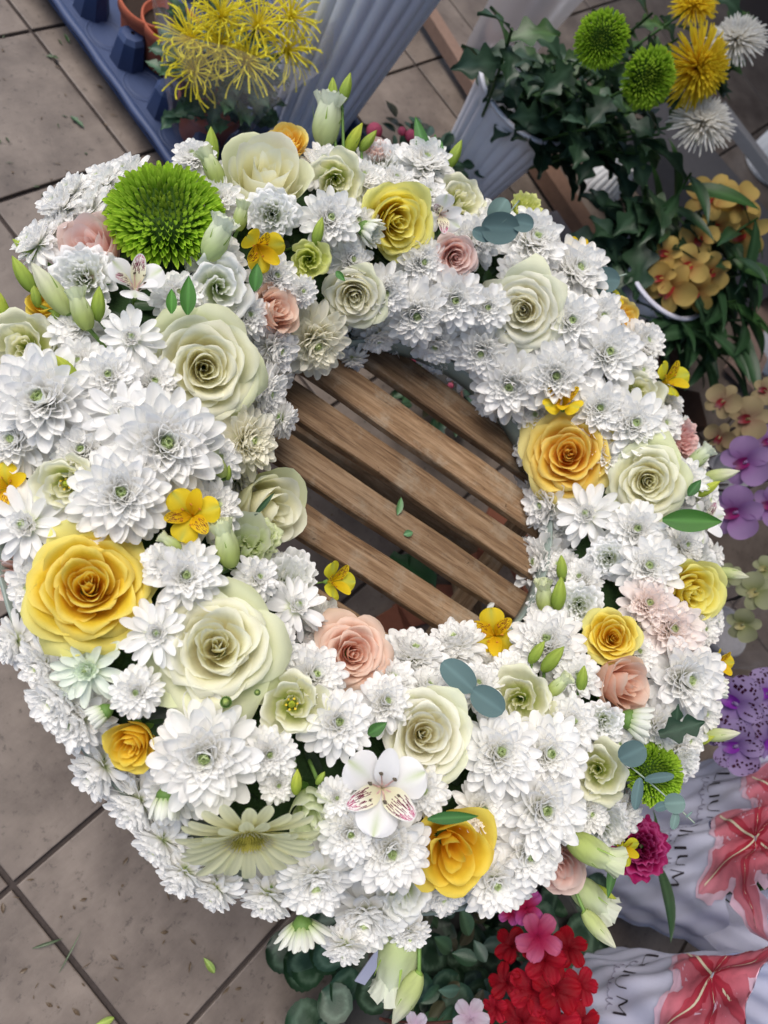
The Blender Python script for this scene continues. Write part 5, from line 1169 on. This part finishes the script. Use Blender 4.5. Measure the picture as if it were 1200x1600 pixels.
low_plant('cyclamen', 610, 1600, .10, [(735, 1592, .24, 62, .1, .2, 0), (650, 1608, .22, 50, -.1, .2, 0)], wht, 'dark patterned cyclamen leaves with a pale lilac bloom at the bottom edge', CL, nl=70, spread=.13, hz=(.05, .16))
RLF = [leaf_mesh('lance', .034, .021, .2, -.4, .15, c, 'leaf', None, 9, 5) for c in ((.022, .06, .028), (.04, .09, .04), (.05, .10, .07), (.06, .06, .03))]
rp = low_plant('miniature_rose', 715, 1500, .10, [], [], 'miniature rose bush with a magenta bloom below the golden rose', RLF, nl=130, spread=.10, hz=(.08, .22))
q = at(715, 1446, .27); t_ = rose('pink', 2); 
def tiny_rose(kind_cols, seed):
    o = dict(ROSE); o.update(N=22, open=.25, cols=kind_cols); r = np.random.default_rng(seed); g = G()
    for i in range(22):
        P, C = cupped(i, 22, r, o); g.grid(P, C)
    return g.mesh('bloom', M_petal)
MAG = ((.40, .003, .05), (.58, .01, .12), (.72, .14, .30), (.55, .02, .12))
dep = (q-CAM)@FW; bp_ = np.array(rp.matrix_local.translation); link('bloom', tiny_rose(MAG, 9), rp, frame(q-bp_, axis_cam(q, .1, .2), 0, 62*dep/2400))
g = G(); g.tube([(0, 0, .07), (q-bp_)*.5+np.array((0, 0, .05)), q-bp_], .002, (.08, .10, .04), 5); link('stem', g.mesh('stem', M_leaf), rp)
# magenta ruffled bloom beside the lower right rim
p = at(1002, 1322, .36); stemmed(at(1010, 1370, .05), p, carn('magenta', 0), axis_cam(p, .2, .1), 92*((p-CAM)@FW)/2400, 'magenta ruffled carnation hidden behind the lower right rim', 'carnation', None, 4, LN, ls=.8)
# plant label
a_, b_ = at(566, 1530, .20), at(612, 1465, .24); g = G(); g.box((0, 0, 0), (.075, .014, .0012), (.40, .40, .50)); qv = Vector(b_-a_).to_track_quat('X', 'Z').to_matrix().to_4x4(); qv.translation = Vector((a_+b_)/2)
tag(link('plant_label', g.mesh('plant_label', M_plastic, False), None, qv), 'blank pale lilac plastic plant label stuck in the cyclamen', 'plant label')
# small plants with pink buds seen behind and through the wreath
bud_m = G().lathe([(0, -.6), (.5, -.4), (.8, .1), (.6, .7), (0, 1)], (.66, .16, .26), 12).mesh('bloom', M_petal)
low_plant('budding_plant', 640, 300, .05, [(642, 212, .22, 22, 0, .3, 0), (655, 262, .20, 18, 0, .3, 0), (628, 205, .22, 16, 0, .3, 0), (585, 205, .22, 30, 0, .3, 0), (610, 240, .2, 16, 0, 0, 0)], [bud_m], 'small dark leaved plant with pink buds behind the top rim', RLF, nl=120, spread=.12, hz=(.06, .18))
low_plant('budding_plant', 690, 600, .02, [(648, 562, .17, 16, 0, .3, 0), (662, 560, .17, 15, 0, .3, 0), (670, 568, .17, 12, 0, .3, 0), (704, 603, .16, 12, 0, .3, 0), (727, 655, .15, 9, 0, .3, 0)], [bud_m], 'small plant with pink buds under the far chair slats', RLF, nl=120, spread=.13, hz=(.04, .12))

# ------------------------------------------------------------------ litter
def litter(px, py, z, kind, L, w, col, lb, cat='leaf', a=None):
    p = at(px, py, z); me = leaf_mesh(kind, L, w, .3, -.5, .2, col, 'fallen_leaf' if cat == 'leaf' else 'fallen_petal', M_leaf if cat == 'leaf' else M_white, 9, 5)
    o = link(me.name.split('.')[0], me, None, Matrix.Translation((p[0], p[1], z+.001)) @ Matrix.Rotation(U(0, 6.28) if a is None else a, 4, 'Z')); tag(o, lb, cat, 'scraps fallen from the flowers')
litter(72, 88, .001, 'lobed', .022, .010, (.03, .06, .02), 'dark leaf scrap on the tile at the upper left corner')
litter(108, 68, .001, 'lance', .020, .006, (.05, .12, .03), 'green scrap on the tile beside the tray')
litter(268, 185, .001, 'lobed', .05, .02, (.04, .10, .04), 'green leaf scrap tucked under the tray edge')
litter(110, 182, .001, 'lobed', .03, .012, (.04, .09, .04), 'small leaf scrap on the tile left of the tray')
litter(610, 868, .001, 'lobed', .11, .07, (.03, .10, .03), 'green leaf on the floor seen between the slats')
litter(640, 905, .001, 'lobed', .08, .05, (.03, .10, .03), 'second green leaf under the slats near the opening centre')
litter(620, 805, ZS, 'lance', .022, .008, (.07, .16, .06), 'short green stem scrap on the middle slat', a=1.2)
litter(630, 836, ZS, 'lance', .012, .008, (.08, .18, .08), 'small green crumb on the middle slat', a=.2)
litter(814, 828, .10, 'round', .02, .011, (.8, .82, .82), 'white petal fallen under the right end of the slats', 'petal', .9)
litter(795, 886, .08, 'round', .035, .018, (.75, .78, .86), 'bluish white petal between slats at the right', 'petal', 1.6)
litter(335, 1520, .001, 'lance', .025, .009, (.30, .42, .10), 'small green bud scrap on the floor at the bottom left')
litter(50, 1482, .001, 'lance', .035, .004, (.06, .09, .04), 'thin twig scrap on the tile at the bottom left', a=.1)
litter(178, 1590, .001, 'lance', .022, .009, (.30, .40, .08), 'yellow green leaf tip at the bottom edge')
litter(92, 1520, .001, 'lance', .05, .002, (.07, .10, .05), 'fine grass blade on the tile at the bottom left', a=1.0)
litter(760, 1120-170, ZS, 'lance', .012, .006, (.6, .62, .6), 'pale speck of petal on the last slat', 'petal')
for k, (x, y) in enumerate(((778, 812), (800, 850), (735, 865), (755, 885), (690, 935), (720, 905), (640, 960), (820, 905), (610, 975))):
    p = at(x, y, 0); me = bevbox(.055, .045, .012, .0015, (.23, .085, .05), 'brick', M_clay) if k == 0 else me
    link('brick', me, floor, Matrix.Translation((p[0], p[1], .012)) @ Matrix.Rotation(SA+k*1.7, 4, 'Z'))

g = G()
for k in range(110):
    x, y = [(U(0, 230), U(40, 320)), (U(0, 420), U(1330, 1600)), (U(470, 800), U(560, 940))][k % 3]; p = at(x, y, 0)
    P, UU, VV = strip(U(.003, .014), U(.0015, .005), lance, lambda v: .3-.6*v, .2, 3, 5)
    g.grid(P@rotm(U(0, 6.28)).T+np.array((p[0], p[1], .0015)), [(.04, .06, .02), (.12, .08, .045), (.03, .03, .03)][k % 3 if k % 2 else 1])
tag(link('leaf_crumbs', g.mesh('leaf_crumbs', M_leaf)), 'tiny crumbs of leaf and soil scattered on the floor tiles', 'crumbs', kind='stuff')
# wall and awning added outside the view to shade the display on the right
aw = link('shade_awning', None, None, Matrix.Translation((1.95, .8, 2.1))); tag(aw, 'unseen dark awning added over the display to shade it', 'awning')
g = G(); g.box((0, 0, 0), (2.4, 6.5, .03), (.04, .035, .035), R=rotm(0, .12)); link('canvas', g.mesh('canvas', M_dark, False), aw)
wl = link('shade_wall', None, None, Matrix.Translation((3.35, .8, 0))); tag(wl, 'unseen dark wall added behind the flower display to shade it', 'wall')
g = G(); g.box((.1, 0, 1.3), (.2, 7, 2.6), (.05, .045, .04)); link('wall_face', g.mesh('wall_face', M_clay, False), wl)
